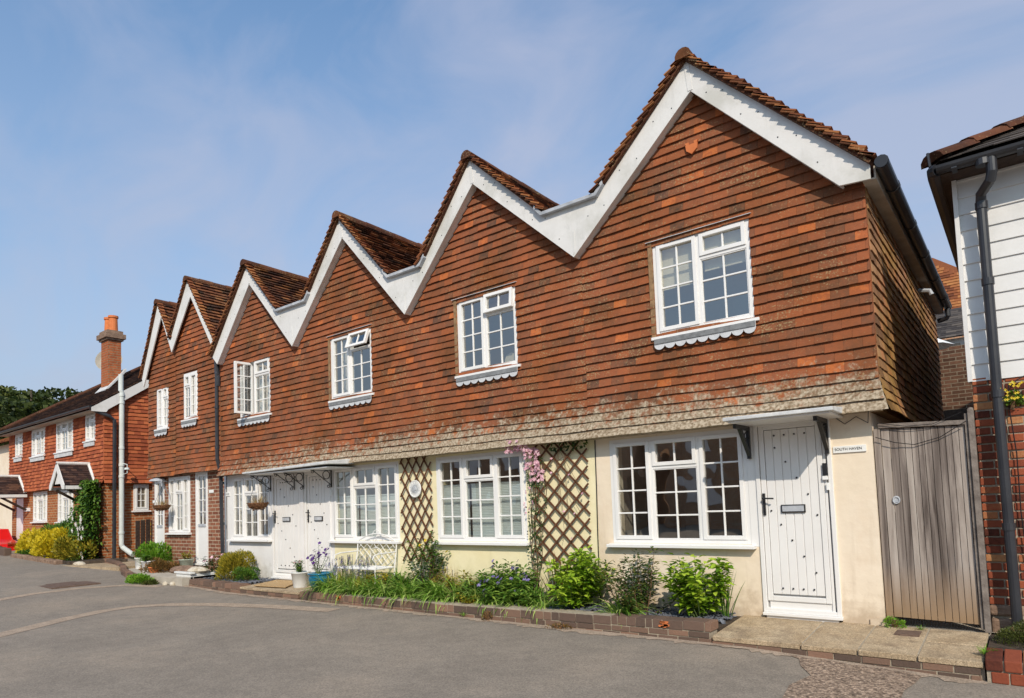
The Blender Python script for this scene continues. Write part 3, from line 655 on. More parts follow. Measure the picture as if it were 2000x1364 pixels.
# ============================================================ TERRACE
TILE_Y = -.10
G = [  # gables: apex top, apex inner, left tip, left flat, right flat, right tip  (x, z)
    dict(at=(-1.06, 5.92), ai=(-1.03, 5.57), lt=(-2.58, 4.15), lf=(-2.23, 4.79), rf=(.60, 4.19), rt=(.34, 4.07)),
    dict(at=(-4.17, 5.93), ai=(-4.14, 5.58), lt=(-5.54, 4.06), lf=(-5.17, 4.67), rf=(-2.99, 4.80), rt=(-2.58, 4.15)),
    dict(at=(-7.00, 5.95), ai=(-6.95, 5.61), lt=(-8.38, 4.08), lf=(-7.94, 4.78), rf=(-5.83, 4.70), rt=(-5.54, 4.06)),
    dict(at=(-9.79, 5.87), ai=(-9.72, 5.50), lt=(-10.90, 4.16), lf=(-11.07, 4.34), rf=(-8.78, 4.79), rt=(-8.38, 4.08)),
]
def lerpx(p, q, z): return p[0]+(q[0]-p[0])*(z-p[1])/(q[1]-p[1])
def gable_span(g, z, x0, x1, zr):
    """horizontal extent of the wall under gable g at height z (tucked under the barge board)"""
    a, b = x0, x1
    top = g['at'][1]-.14
    if z > top: return None
    l = lerpx((g['lf'][0], g['lf'][1]-.16), (g['at'][0], top), z); r = lerpx((g['rf'][0], g['rf'][1]-.16), (g['at'][0], top), z)
    if z > g['lf'][1]-.16: a = max(a, l)
    if z > g['rf'][1]-.16: b = min(b, r)
    return (a, b) if b-a > .03 else None
def tile_front(parent, x0, x1, zb, gl, holes, y=TILE_Y, mat='hung_tile', flare=.085, ztop=6.1, label=None):
    m = MB(); H = ztop-zb
    def spans(v):
        z = zb+v; out = []
        for g, a, b in gl:
            s = gable_span(g, z, a, b, 0)
            if s: out.append((s[0]-x0, s[1]-x0))
        return subtract(out, [(h[0]-x0, h[1]-x0, h[2], h[3]) for h in holes], z)
    tiles(m, (x0, y, zb), (1, 0, 0), (0, 0, 1), (0, -1, 0), x1-x0, H, .1, .165, spans, off=lambda v: flare*max(0, 1-v/.42)**1.6, lo=.24, hi=.78, spot=.06)
    m.v = [(a[0]+(flare*.9*max(0, 1-(a[2]-zb)/.42)**1.6 if a[0] > .505 else 0), a[1], a[2]) for a in m.v]
    # soffit under the lowest course and the boarding behind the tiles
    m.box(x0, x1, y-flare+.005, y+.095, zb+.005, zb+.02, .1)
    for g, a, b in gl:
        z = zb
        poly_l = []; poly_r = []
        zz = 4.36 if ztop > 6.2 else 4.14
        while zz < g['at'][1]-.16:
            s = gable_span(g, zz, a, b, 0)
            if s: poly_l.append((s[0], zz)); poly_r.append((s[1], zz))
            zz += .06
        mb2 = poly_l[::-1]+poly_r
        m.prism(poly_l+[((poly_l[-1][0]+poly_r[-1][0])/2, g['at'][1]-.13)]+poly_r[::-1], y+.003, y+.10, .1)
    wall_holes(m, x0, x1, zb+.02, 4.36 if ztop > 6.2 else 4.14, y+.004, y+.101, holes)
    return m.build('tile_hanging', mat, parent, label)
def barge(parent, g, y=-.25, l=True, r=True, ends=None):
    at, ai, lt, lf, rf, rt = g['at'], g['ai'], g['lt'], g['lf'], g['rf'], g['rt']
    P = [lt]
    if ends == 'l': P = [lt, (lf[0]-.0, lf[1]-.02), lf]
    else: P = [lt, (lt[0], lf[1]), lf]
    P += [at]
    if ends == 'r': P += [rf, (rf[0], rf[1]-.14), rt]
    else: P += [rf, (rt[0], rf[1]), rt]
    P += [ai]
    m = MB(); m.prism(P[::-1], y, y+.025, .5)
    m.prism([(ai[0]-.028, ai[1]+.005), (ai[0]+.028, ai[1]+.005), (at[0]+.028, at[1]-.035), (at[0]-.028, at[1]-.035)], y-.005, y-.0005, .5)
    if ends != 'l': m.prism([(lt[0], lt[1]+.03), (lt[0]+.025, lt[1]+.06), (lt[0]+.025, lt[1]+.32), (lt[0], lt[1]+.32)], y-.004, y-.0005, .5)
    b = m.build('bargeboard', 'barge_paint', parent, bevel=.002)
    m = MB()
    for (p, q, n) in ((ai, lt, 7), (ai, rt, 8)):
        for k in range(1, n):
            t = k/n; x, z = p[0]+(q[0]-p[0])*t, p[1]+(q[1]-p[1])*t
            for dz in ((.10,) if k % 2 else (.24,)): m = MB(); m.box(x-.006, x+.006, y-.002, y, z+dz-.006, z+dz+.006, .5); m.build('screw_head', 'black_metal', b)
    # lining behind the board
    m = MB()
    for p, q in ((ai, lt), (ai, rt)):
        d = Vector((q[0]-p[0], 0, q[1]-p[1])).normalized(); nx, nz = -d.z, d.x
        if nz < 0: nx, nz = -nx, -nz
        pp = Vector((p[0], 0, p[1])); qq = Vector((q[0], 0, q[1])); o1 = Vector((nx, 0, nz))*.012; o2 = Vector((nx, 0, nz))*.03
        a_, b_, c_, d_ = pp+o1, qq+o1, qq+o2, pp+o2
        pl = [(a_.x, a_.z), (b_.x, b_.z), (c_.x, c_.z), (d_.x, d_.z)]
        m.prism(pl, y+.026, TILE_Y+.02, .5)
    m.build('soffit_board', 'barge_paint', b)
    return b
def slope_roof(parent, top, bot, y0, y1, side, mat='roof_tile', name='roof', gauge=.1, verge=True, extra=0.0):
    """one pitched slope. top/bot = (x,z). side=+1 faces +x"""
    tx, tz = top; bx, bz = bot; d = Vector((tx-bx, 0, tz-bz)); Ls = d.length; vd = d.normalized()
    nd = Vector((-vd.z, 0, vd.x)) if side < 0 else Vector((vd.z, 0, -vd.x))
    if nd.z < 0: nd = -nd
    m = MB()
    org = Vector((bx, y0, bz))+nd*.03
    deck = [Vector((bx, y0+.03, bz)), Vector((bx, y1, bz)), Vector((tx, y1, tz)), Vector((tx, y0+.03, tz))]
    m.hexa([tuple(p) for p in deck]+[tuple(p+nd*.028) for p in deck], .3)
    tiles(m, org, (0, 1, 0), vd, nd, y1-y0, Ls, gauge, .165, base=.004, lift=.048, th=.022, jit=1.6)
    m2 = MB(); tiles(m2, org+nd*.012, (0, 1, 0), vd, nd, .11, Ls, gauge, .165, base=.006, lift=.050, th=.024, jit=2); m2.build('verge', 'verge_tile', parent) if verge else None
    return m.build(name, mat, parent)
def ridge(parent, x, z, y0, y1, mat='roof_tile', r=.088, name='ridge_tiles'):
    m = MB(); y = y0; k = 0
    while y < y1:
        b = min(y+.30, y1); rr = r*U(.97, 1.03); dz = U(-.006, .006); a = U(.15, .6); n = 8
        for (ra, rb, ya, yb) in ((rr, rr*.97, y, b),):
            i = m.addv([(x+ra*math.cos(t), ya, z+dz+ra*math.sin(t)) for t in [math.pi*(j/n*1.16-.08) for j in range(n+1)]]+[(x+rb*math.cos(t), yb-.006, z+dz+rb*math.sin(t)) for t in [math.pi*(j/n*1.16-.08) for j in range(n+1)]])
            for j in range(n): m.face((i+j, i+j+1, i+n+2+j, i+n+1+j), a)
            m.face(tuple(i+j for j in range(n+1))[::-1], a)
        y += .305
    return m.build(name, mat, parent)
YB = 6.0
def roofs(parent, g, nl, nr, y0=-.33, ym=YB, vm='roof_tile'):
    ax, az = g['at'][0], g['at'][1]-.01
    slope_roof(parent, (ax, az), (g['lf'][0], g['lf'][1]-.01), y0, ym, -1)
    slope_roof(parent, (ax, az), (g['rf'][0], g['rf'][1]-.01), y0, ym, 1)
    ridge(parent, ax, az+.02, y0-.01, ym)
def box_gutter(parent, x0, x1, z, y0=-.30):
    m = MB(); m.box(x0-.04, x1+.04, y0+.055, YB, z-.03, z-.01, .5)
    # rolled lead lip in front, turned up at each end
    m.prism([(x0-.11, z+.145), (x0-.0, z+.022), (x1+.0, z+.022), (x1+.11, z+.145), (x1+.115, z+.09), (x1+.02, z-.02), (x0-.02, z-.02), (x0-.115, z+.09)], y0-.012, y0+.055, .5)
    return m.build('valley_gutter', 'lead', parent, bevel=.004)
def hull(parent, x0, x1, y0, y1, zt, mat, floor=True):
    """side, back and inner walls so the rooms are closed"""
    m = MB()
    m.box(x0+.001, x0+.06, y0+.31, y1-.1, -.1, zt, .5); m.box(x1-.06, x1-.001, y0+.31, y1-.1, -.1, zt, .5)
    m.box(x0+.06, x1-.06, 2.4, 2.5, -.1, zt, .5); m.box(x0+.06, x1-.06, y0+.31, 2.4, 2.1, 2.3, .5); m.box(x0+.06, x1-.06, y0+.31, 2.4, zt-.06, zt, .5); m.box(x0+.06, x1-.06, y0+.31, 2.4, -.1, .0, .5)
    return m.build('interior_rooms', 'room_dark', parent)
def body(parent, mat, x0, x1, zt=4.1, y1=5.85):
    m = MB(); m.box(x0, x1, y1-.1, y1, -.2, zt, .5); m.build('back_wall', mat, parent)
three = [(1, [(1, 2, 4, True)]), (1.12, [(.27, 2, 1, True), (.73, 2, 3, False)]), (1, [(1, 2, 4, True)])]
two = [(1, [(1, 2, 4, True)]), (1.08, [(.26, 2, 1, True), (.74, 2, 3, False)])]
WB, WT = .723, 1.929
UB, UT = 3.03, 4.095
def wh(x0, x1, z0, z1): return (x0, x1, z0, z1)

# ---------------- cottage with cream ground floor
c1 = thing('cottage', 'right end cottage with the tallest looking gable, cream ground floor and tiled side wall', 'cottage', (-1.0, 0, 0), 'cottages of the gabled terrace')
wn = [wh(-2.356, -.746, WB, WT)]; dr = wh(-.66, .065, -.02, 1.97)
m = MB(); wall_holes(m, -2.55, .42, -.2, 2.06, 0, .3, wn+[dr]); m.poly([(.42, .3, -.2), (.42, 5.8, -.2), (.42, 5.8, 2.06), (.42, .3, 2.06)], .5)
m.build('wall', 'cream_render', c1)
m = MB(); m.prism([(.30, -.03), (.424, -.03), (.424, .08), (.30, .05)], -.018, -.001, .5); m.build('plinth', 'cream_render', c1)
hull(c1, -2.55, .42, 0, 5.8, 4.08, 'room_dark'); body(c1, 'cream_render', -2.55, .42)
uh = [wh(-1.624, -.542, UB, UT)]
tile_front(c1, -2.55, .525, 1.955, [(G[0], -2.55, .525)], uh)
# side wall tiles
m = MB()
tiles(m, (.52, -.085, 1.955), (0, 1, 0), (0, 0, 1), (1, 0, 0), 5.9, 2.2, .1, .165, off=lambda v: .075*max(0, 1-v/.42)**1.6, rowoff=1, lift=.022, base=.004, th=.014)
m.box(.42, .523, .0, 5.8, 1.96, 4.2, .1)
m.build('side_tile_hanging', 'side_tile', c1, 'brown and mossy green tile hanging of the side wall in the alley')
barge(c1, G[0], ends='r'); roofs(c1, G[0], 0, 0)
m = MB(); m.box(.53, .64, -.225, 5.85, 4.05, 4.065, .5); m.box(.625, .64, -.225, 5.85, 4.066, 4.17, .5); m.build('eaves_box', 'concrete', c1)
def half_gutter(m, x, z, y0, y1, r=.055):
    n = 8; s = []
    for (rr, fl) in ((r, 0), (r-.006, 1)):
        s.append(m.addv([(x+rr*math.cos(t), y, z+rr*math.sin(t)) for y in (y0, y1) for t in [math.pi+math.pi*j/n for j in range(n+1)]]))
    for q in s:
        for j in range(n): m.face((q+j, q+j+1, q+n+2+j, q+n+1+j), .5)
    for j in range(n): m.face((s[0]+j, s[1]+j, s[1]+j+1, s[0]+j+1), .5)
    m.lathe([(r, 0), (r, -.004)], (x, y0, z), 12, axis='y')
m = MB(); half_gutter(m, .70, 4.16, -.30, 5.9, .06)
for y in (.3, 1.5, 2.7, 3.9, 5.1): m.lathe([(.066, 0), (.066, -.05)], (.70, y, 4.155), 14, axis='y')
m.tube([(.70, 5.75, 4.10), (.70, 5.75, 3.98), (.68, 5.77, 3.95), (.56, 5.8, 3.93)], .04); m.build('gutter', 'pipe_plastic', c1)
m = MB(); m.tube([(.53, 3.6, 3.93), (.66, 3.6, 3.90), (.68, 3.6, 3.84)], .03); m.build('vent_outlet', 'lead', c1)
w = window(c1, -2.356, -.746, WB, WT, .0, three, sill=.09)
s = MB(); s.box(-.745, -.661, -.004, .05, .70, 1.97, .5); s.build('jamb_filler', 'upvc', w)
w = window(c1, -1.624, -.542, UB, UT, -.115, two, sill=.04, apron=.11, jamb=1)
s = MB(); s.box(-1.59, -1.12, -.02, -.01, 3.56, 4.06, .5); s.box(-1.07, -.57, -.02, -.01, 3.66, 4.06, .5); s.build('blind', 'blind_cream', w)
door(c1, -.66, .065, .02, 1.96, -.56, -.075, .232, 1.877, .0, stud_pattern(4), label='white boarded door with black studs and silver letterbox')
m = MB()
for (bx, th_) in ((-.71, .03), (.035, .035)):
    k = MB(); k.box(bx-th_/2, bx+th_/2, -.05, -.004, 1.60, 1.932, .5); k.box(bx-th_/2, bx+th_/2, -.42, -.05, 1.89, 1.932, .5)
    
    for (a, b) in (((-.05, 1.63), (-.30, 1.89)),):
        P = [(bx-th_/2, a[0], a[1]), (bx+th_/2, a[0], a[1]), (bx+th_/2, a[0], a[1]+.06), (bx-th_/2, a[0], a[1]+.06), (bx-th_/2, b[0], b[1]-.0), (bx+th_/2, b[0], b[1]-.0), (bx+th_/2, b[0]+.07, b[1]), (bx-th_/2, b[0]+.07, b[1])]
        k.hexa(P, .5)
    k.tube([(bx, -.06, 1.82), (bx, -.12, 1.80), (bx, -.14, 1.85), (bx, -.08, 1.87)], .008)
    if bx < 0: can = None
    if can is None:
        q = MB(); q.hexa([(-.76, -.60, 1.95), (.225, -.60, 1.95), (.225, -.12, 1.952), (-.76, -.12, 1.952), (-.76, -.60, 1.985), (.225, -.60, 1.985), (.225, -.12, 2.02), (-.76, -.12, 2.02)]); can = q.build('canopy', 'lead_white', c1, bevel=.006)
        q = MB(); q.box(-.72, .19, -.56, -.0, 1.933, 1.949, .5); q.build('canopy_boarding', 'door_paint', can)
    k.build('bracket', 'black_metal', can)
m = MB(); m.box(-.02, .018, -.03, -.021, 1.39, 1.51); m.build('doorbell', 'black_metal', c1)
m = MB(); m.box(-.025, .025, -.034, -.021, 1.35, 1.386); m.box(.005, .03, -.03, -.021, 1.25, 1.32); m.build('key_safe', 'plate_white', c1, bevel=.002)
sg = MB(); sg.box(.083, .367, -.014, -.001, 1.598, 1.663); s1 = sg.build('name_plate', 'plate_white', c1, 'white name plate reading SOUTH HAVEN', bevel=.002)
text_mesh('lettering', 'SOUTH HAVEN', .036, s1, (.215, -.0155, 1.631), 'black_text', xscale=.95)
m = MB(); hh = [(-.07, .06), (-.07, .01), (-.045, .01), (-.045, .03), (0, .03), (.045, .03), (.045, .01), (.07, .01), (.07, .06), (.07, .0), (.045, -.055), (0, -.09), (-.045, -.055), (-.07, 0)]
m.prism([(-1.09-.068, 5.045), (-1.09+.068, 5.045), (-1.09+.06, 4.985), (-1.09, 4.935), (-1.09-.06, 4.985)], -.155, -.135, .9)
m.prism([(-1.09-.075, 5.072), (-1.09-.03, 5.072), (-1.09-.03, 5.045), (-1.09-.06, 5.045)], -.155, -.135, .9); m.prism([(-1.09+.03, 5.072), (-1.09+.075, 5.072), (-1.09+.06, 5.045), (-1.09+.03, 5.045)], -.155, -.135, .9)
m.build('insurance_plaque', 'terracotta', c1)
m = MB(); m.tube([(-2.545, -.008, 1.95), (-2.55, -.008, 1.4), (-2.56, -.009, .9), (-2.565, -.008, .5), (-2.565, -.008, 0)], .007, 6); m.build('cable', 'black_metal', c1); m = MB(); m.tube([(.44, -.2, 1.97), (.40, -.03, 1.86), (.30, -.01, 1.93), (.2, -.01, 1.87), (.12, -.01, 1.94)], .004, 5); m.build('cable', 'black_metal', c1)

# ---------------- yellow cottage
c2 = thing('cottage', 'wide cottage in mid terrace with pale yellow ground floor under two gables', 'cottage', (-5, 0, 0), 'cottages of the gabled terrace')
gw = [wh(-5.227, -3.61, WB, WT), wh(-7.646, -6.023, WB, WT)]; dh = wh(-8.42, -7.70, -.02, 1.9)
m = MB(); wall_holes(m, -7.62, -2.552, -.2, 2.06, 0, .3, [(-5.227, -3.61, WB, WT), (-7.60, -6.023, WB, WT)]); m.build('wall', 'yellow_render', c2)
m = MB(); wall_holes(m, -8.44, -7.622, -.2, 2.06, .001, .3, [dh]); m.box(-7.7, -7.62, -.002, .0005, .66, 2.0); m.build('door_surround', 'white_render', c2)
hull(c2, -8.4, -2.56, 0, 5.8, 4.08, 'room_dark'); body(c2, 'yellow_render', -8.38, -2.55)
uh = [wh(-4.615, -3.575, UB, UT), wh(-7.475, -6.442, UB, UT)]
tile_front(c2, -8.30, -2.552, 1.955, [(G[2], -8.30, -5.54), (G[1], -5.54, -2.552)], uh)
for g in (G[1], G[2]): barge(c2, g); roofs(c2, g, 0, 0)
box_gutter(c2, -2.99, -2.23, 4.795); box_gutter(c2, -5.83, -5.17, 4.69); box_gutter(c2, -8.78, -7.94, 4.785)
w = window(c2, -5.227, -3.61, WB, WT, .0, three, sill=.09); 
for a, b in ((-5.18, -4.68), (-4.64, -4.17), (-4.13, -3.66)): pleat_blind(w, a, b, .77, 1.50, .10)
w = window(c2, -7.646, -6.023, WB, WT, .0, three, sill=.09)
for a, b in ((-7.60, -7.1), (-7.06, -6.6), (-6.56, -6.07)): pleat_blind(w, a, b, .77, 1.42, .10)
def vent_sash(parent, x0, x1, z0, z1, y, ang, sw=.042):
    """top hung sash pushed open at the bottom"""
    c, s = math.cos(ang), math.sin(ang)
    def T(p): return (p[0], y-.02-(z1-p[2])*s+(p[1])*c, z1-(z1-p[2])*c)
    m = MB(); g = MB(); m.T = g.T = T; light(m, g, x0, x1, z0, z1, 0, 2, 1, True, sw)
    v = m.build('top_vent', 'upvc', parent, bevel=.003); g.build('vent_pane', 'glass', parent); return v
two_open = [(1, [(1, 2, 4, True)]), (1.08, [(.26, 0, 0, True), (.74, 2, 3, False)])]
def two_vent(cot, x0, x1, ang, nm=None):
    w = window(cot, x0, x1, UB, UT, -.115, two_open, sill=.04, apron=.11, jamb=1)
    W = x1-x0-.09-.04; xm = x0+.045+W/2.08+.04
    Hh = UT-UB-.09-.035; zb = UT-.045-Hh*.26
    vent_sash(w, xm-.01, x1-.04, zb-.01, UT-.04, -.115, ang); return w
w = two_vent(c2, -4.615, -3.575, .10)
s = MB(); s.lathe([(.11, 0), (.11, -.02)], (-4.05, .35, 3.22), 24, axis='y'); s.build('lamp_shade', 'blind_cream', w)
w = two_vent(c2, -7.475, -6.442, .34); drape(w, -7.42, -7.2, 3.05, 4.05, .05, 'curtain', folds=2)
door(c2, -8.42, -7.70, .02, 1.885, -8.29, -7.80, .232, 1.80, .0, stud_pattern(4), label='white studded door right of its near twin')
m = MB(); m.box(-7.68, -7.655, -.03, -.003, 1.46, 1.56); m.build('bell', 'plate_white', c2, bevel=.002)

# ---------------- white cottage
c3 = thing('cottage', 'cottage with white rendered ground floor, left of the yellow one, its bedroom casement open', 'cottage', (-9.8, 0, 0), 'cottages of the gabled terrace')
gw = [wh(-10.835, -9.482, WB, WT)]; dh = wh(-9.43, -8.55, -.02, 1.9)
m = MB(); wall_holes(m, -11.05, -8.442, -.2, 2.06, 0, .3, gw+[dh]); m.box(-8.54, -8.44, -.03, -.001, .0, 1.95, .5); m.build('wall', 'white_render', c3)
hull(c3, -11.04, -8.42, 0, 5.8, 4.08, 'room_dark'); body(c3, 'white_render', -11.0, -8.4)
uh = [wh(-10.30, -9.264, UB, UT)]
tile_front(c3, -11.02, -8.302, 1.955, [(G[3], -11.02, -8.302)], uh)
barge(c3, G[3], ends='l'); roofs(c3, G[3], 0, 0)
w = window(c3, -10.835, -9.482, WB, WT, .0, three, sill=.09)
drape(w, -10.80, -10.42, .75, 1.9, .14, 'curtain', folds=4); drape(w, -10.35, -10.22, .75, 1.9, .14, 'curtain', folds=1)
two_case = [(1, [(1, 0, 0, True)]), (1.08, [(.26, 2, 1, True), (.74, 2, 3, False)])]
w = window(c3, -10.30, -9.264, UB, UT, -.115, two_case, sill=.04, apron=.11)
drape(w, -9.93, -9.32, 3.06, 4.05, .03, 'curtain', folds=6)
hx, hy = -9.955, -.06; ang = math.radians(93)
def Tc(p): 
    u = p[0]; c, s = math.cos(ang), math.sin(ang); return (hx+u*c+p[1]*s, hy-u*s+p[1]*c, p[2])
m = MB(); g = MB(); m.T = g.T = Tc; light(m, g, 0, .36, UB+.045, UT-.045, 0, 2, 4, True); cs = m.build('open_casement', 'upvc', w, bevel=.003); 
g.build('pane', 'glass', w)
door(c3, -9.43, -8.55, .02, 1.885, -9.30, -8.68, .20, 1.80, .0, stud_pattern(6), label='white studded door with six studs along its top, nearer the hanging basket')
cn = MB(); cn.hexa([(-9.42, -.60, 1.905), (-7.0, -.60, 1.935), (-6.93, -.12, 1.945), (-9.55, -.12, 1.93), (-9.42, -.60, 1.935), (-7.0, -.60, 1.985), (-6.93, -.12, 2.03), (-9.55, -.12, 1.99)])
can = cn.build('canopy', 'lead_white', c3, 'long lead covered canopy over both middle doors', bevel=.01)
q = MB(); q.box(-9.35, -7.06, -.55, -.0, 1.885, 1.903, .5); q.build('canopy_boarding', 'door_paint', can)
def scroll_bracket(x):
    k = MB(); r = .010
    k.tube([(x, -.015, 1.60), (x, -.015, 1.90)], r, 6); k.tube([(x, -.015, 1.885), (x, -.42, 1.885)], r, 6); k.tube([(x, -.02, 1.64), (x, -.37, 1.875)], r*.8, 6)
    k.tube([(x, -.115+.068*math.cos(t), 1.805+.068*math.sin(t)) for t in [2*math.pi*i/16 for i in range(17)]], .007, 6)
    for (cy_, cz_, s_) in ((-.06, 1.62, 1), (-.40, 1.86, -1)):
        k.tube([(x, cy_+s_*(-.015)+(.010+.024*i/14)*math.cos(i*.55), cz_+(.010+.024*i/14)*math.sin(i*.55)) for i in range(15)], .006, 6)
    return k.build('scroll_bracket', 'black_metal', can, smooth=True)
for x in (-9.46, -8.72, -8.42, -7.66): scroll_bracket(x)
sg = MB(); sg.box(-11.0, -10.93, -.012, -.001, 1.557, 1.65)
sg = MB(); sg.box(-11.04, -10.90, -.014, -.001, 1.563, 1.64); s1 = sg.build('name_plate', 'plate_white', c3, bevel=.002)
text_mesh('lettering', 'COTTAGE', .03, s1, (-10.97, -.0155, 1.602), 'black_text', xscale=.9)

# ---------------- two brick cottages, further left
FY = .02
GF = [dict(at=(-12.39, 6.25), ai=(-12.27, 5.86), lt=(-13.12, 4.80), lf=(-13.17, 5.10), rf=(-11.13, 4.52), rt=(-11.20, 4.36)),
      dict(at=(-13.76, 6.04), ai=(-13.62, 5.69), lt=(-14.50, 4.21), lf=(-14.58, 4.42), rf=(-13.17, 5.10), rt=(-13.12, 4.80))]
c4 = thing('cottage', 'narrow brick cottage just left of the black downpipe, tile hung under a steep gable', 'cottage', (-12, 0, .1), 'cottages of the gabled terrace')
c5 = thing('cottage', 'leftmost brick cottage of the terrace, narrowest and with the lowest gable', 'cottage', (-13.8, 0, .1), 'cottages of the gabled terrace')
wf = wh(-13.73, -12.75, .84, 2.07)
m = MB(); wall_holes(m, -12.60, -11.05, -.2, 2.2, .12, .35, [(-12.49, -11.99, .18, 2.13)]); m.build('wall', 'garden_brick', c4)
m = MB(); wall_holes(m, -14.55, -12.602, -.2, 2.2, .12, .35, [wf, (-14.40, -13.94, .2, 2.07)]); m.box(-14.55, -14.3, .35, 5.8, -.2, 4.4, .5); m.build('wall', 'garden_brick', c5)
hull(c4, -12.75, -11.07, .12, 5.8, 4.3, 0); hull(c5, -14.3, -12.76, .12, 5.8, 4.3, ''); body(c4, 'garden_brick', -12.6, -11.05); body(c5, 'garden_brick', -14.5, -12.6)
wu4, wu5 = wh(-12.776, -12.17, 3.27, 4.27), wh(-14.05, -13.49, 3.19, 4.14)
def tf(c, x0, x1, zb, g, holes): return tile_front(c, x0, x1, zb, [(g, x0, x1)], holes, y=FY, flare=.03, ztop=6.4)
tf(c4, -13.12, -11.03, 2.11, GF[0], [wu4]); tf(c5, -14.47, -13.122, 2.09, GF[1], [wu5])
m = MB(); tiles(m, (-11.03, FY, 4.1), (0, 1, 0), (0, 0, 1), (1, 0, 0), .3, .2); 
for c, g, e in ((c4, GF[0], None), (c5, GF[1], 'l')):
    P = [g['lt'], g['lf'], g['at'], g['rf'], g['rt'], g['ai']]; m = MB()
    m.prism(P[::-1], FY-.12, FY-.095, .5); m.build('bargeboard', 'barge_paint', c, bevel=.002)
    for side, f in ((-1, 'lf'), (1, 'rf')): slope_roof(c, (g['at'][0], g['at'][1]-.01), (g[f][0], g[f][1]-.01), FY-.17, YB, side)
    ridge(c, g['at'][0], g['at'][1], FY-.18, YB)
vleft = [(.85, [(.26, 1, 1, True), (.74, 2, 3, False)]), (1, [(1, 2, 4, True)])]
vright = [(1, [(1, 2, 4, True)]), (.85, [(.26, 1, 1, True), (.74, 2, 3, False)])]
w = window(c4, -12.776, -12.17, 3.27, 4.27, FY-.02, vleft, sill=.05, apron=.12, sillw=.04); drape(w, -12.74, -12.2, 3.29, 4.24, FY+.11, 'curtain', folds=5)
w = window(c5, -14.05, -13.49, 3.19, 4.14, FY-.02, vright, sill=.05, apron=.12, sillw=.04); drape(w, -14.0, -13.53, 3.21, 4.1, FY+.11, 'curtain', folds=5)
w = window(c5, -13.73, -12.75, .84, 2.07, .11, three, sill=.07); drape(w, -13.7, -12.8, .87, 2.04, .25, 'curtain', folds=9)
def glazed_door(c, x0, x1, z0, z1, y, lab):
    m = MB(); W = x1-x0; mz = z0+(z1-z0)*.40
    m.box(x0+.05, x1-.05, y+.01, y+.045, z0+.05, mz, .5); fr(m, x0+.05, x1-.05, mz, z1-.05, .05, y+.008, y+.046)
    a, b = x0+.10, x1-.10
    m.box((a+b)/2-.008, (a+b)/2+.008, y+.012, y+.04, mz+.05, z1-.10, .5)
    for k in range(1, 4): zz = mz+.05+(z1-.10-mz-.05)*k/4; m.box(a, (a+b)/2-.008, y+.012, y+.04, zz-.008, zz+.008, .5); m.box((a+b)/2+.008, b, y+.012, y+.04, zz-.008, zz+.008, .5)
    d = m.build('door', 'door_paint', c, lab, bevel=.003)
    g = MB(); g.poly([(a, y+.028, mz+.05), (b, y+.028, mz+.05), (b, y+.028, z1-.10), (a, y+.028, z1-.10)]); g.build('glass', 'glass', d)
    m = MB(); fr(m, x0, x1, z0, z1, .048, y-.01, y+.06); m.build('door_frame', 'door_paint', d, bevel=.003)
    m = MB(); m.box(a, b, y-.006, y+.009, mz-.01, mz+.05); m.build('letterbox', 'lead', d, bevel=.003)
    m = MB(); m.box(x0-.01, x1+.01, y-.06, y+.05, z0-.04, z0-.001); m.build('threshold', 'door_paint', d)
    return d
glazed_door(c4, -12.49, -11.99, .20, 2.12, .11, 'white glazed door beside the black downpipe'); glazed_door(c5, -14.40, -13.94, .22, 2.06, .11, 'white glazed door near the red house')
for c, x, z in ((c4, -11.9, 1.66), (c5, -14.47, 1.52)):
    m = MB(); m.box(x-.03, x+.14, .105, .119, z, z+.06); m.build('name_plate', 'plate_white', c)
m = MB(); m.box(-11.12, -11.02, -.0, .119, .15, 2.09); m.build('corner_post', 'upvc', c4)
m = MB(); m.box(-11.20, -11.03, -.20, -.10, 4.32, 4.47); m.tube([(-11.10, -.15, 4.34), (-11.09, -.15, 4.05), (-11.02, -.17, 3.92), (-11.02, -.17, 3.75)], .05, 10)
m.tube([(-11.03, -.19, 4.0), (-11.03, -.19, 2.3), (-11.03, -.12, 2.0), (-11.03, -.09, .06)], .036, 10)
for z in (3.3, 2.5, 1.8, 1.0): m.lathe([(.045, 0), (.045, .05)], (-11.03, -.19 if z > 2.2 else -.10, z), 12)
m.build('downpipe', 'pipe_plastic', c4, smooth=False)

# ============================================================ WHITE CLAPBOARD HOUSE (right)
wh_ = thing('clapboard_house', 'white weatherboarded house on an old red brick base at the right edge', 'house', (1.4, .3, 0))
WX = 1.185; WY = .14
m = MB(); m.box(WX+.01, 6, WY+.05, 6.5, 2.16, 4.0, .5)
m.build('wall', 'clapboard_paint', wh_)
m = MB(); z = 2.15; k = 0
while z < 3.98:
    m.hexa([(WX, WY+.004, z), (4, WY+.004, z), (4, WY+.05, z), (WX, WY+.05, z), (WX, WY+.018, z+.155), (4, WY+.018, z+.155), (4, WY+.05, z+.155), (WX, WY+.05, z+.155)], .5); z += .150
m.box(WX-.008, WX+.028, WY-.016, WY+.06, 2.15, 4.0, .5)
m.build('weatherboards', 'clapboard_paint', wh_, bevel=.003)
m = MB(); 
z = .22; r = 0
while z < 2.13:
    x = WX+.02+U(-.004, .004); x += 0
    ln = [.105, .215][r % 2]
    while x < 2.2:
        b = x+ln; d = U(-.006, .006); m.box(x, b, WY+.01+d, WY+.08, z+U(0, .003), z+.062-U(0, .004)); x = b+.011; ln = .215 if R() > .3 else .105
    z += .073; r += 1
m.build('brickwork', 'bright_brick', wh_, bevel=.005)
m = MB(); m.box(WX+.03, 2.3, WY+.022, 6.4, -.2, 2.14, .5); m.build('mortar_bed', 'mortar', wh_)
m = MB()
x = WX+.02
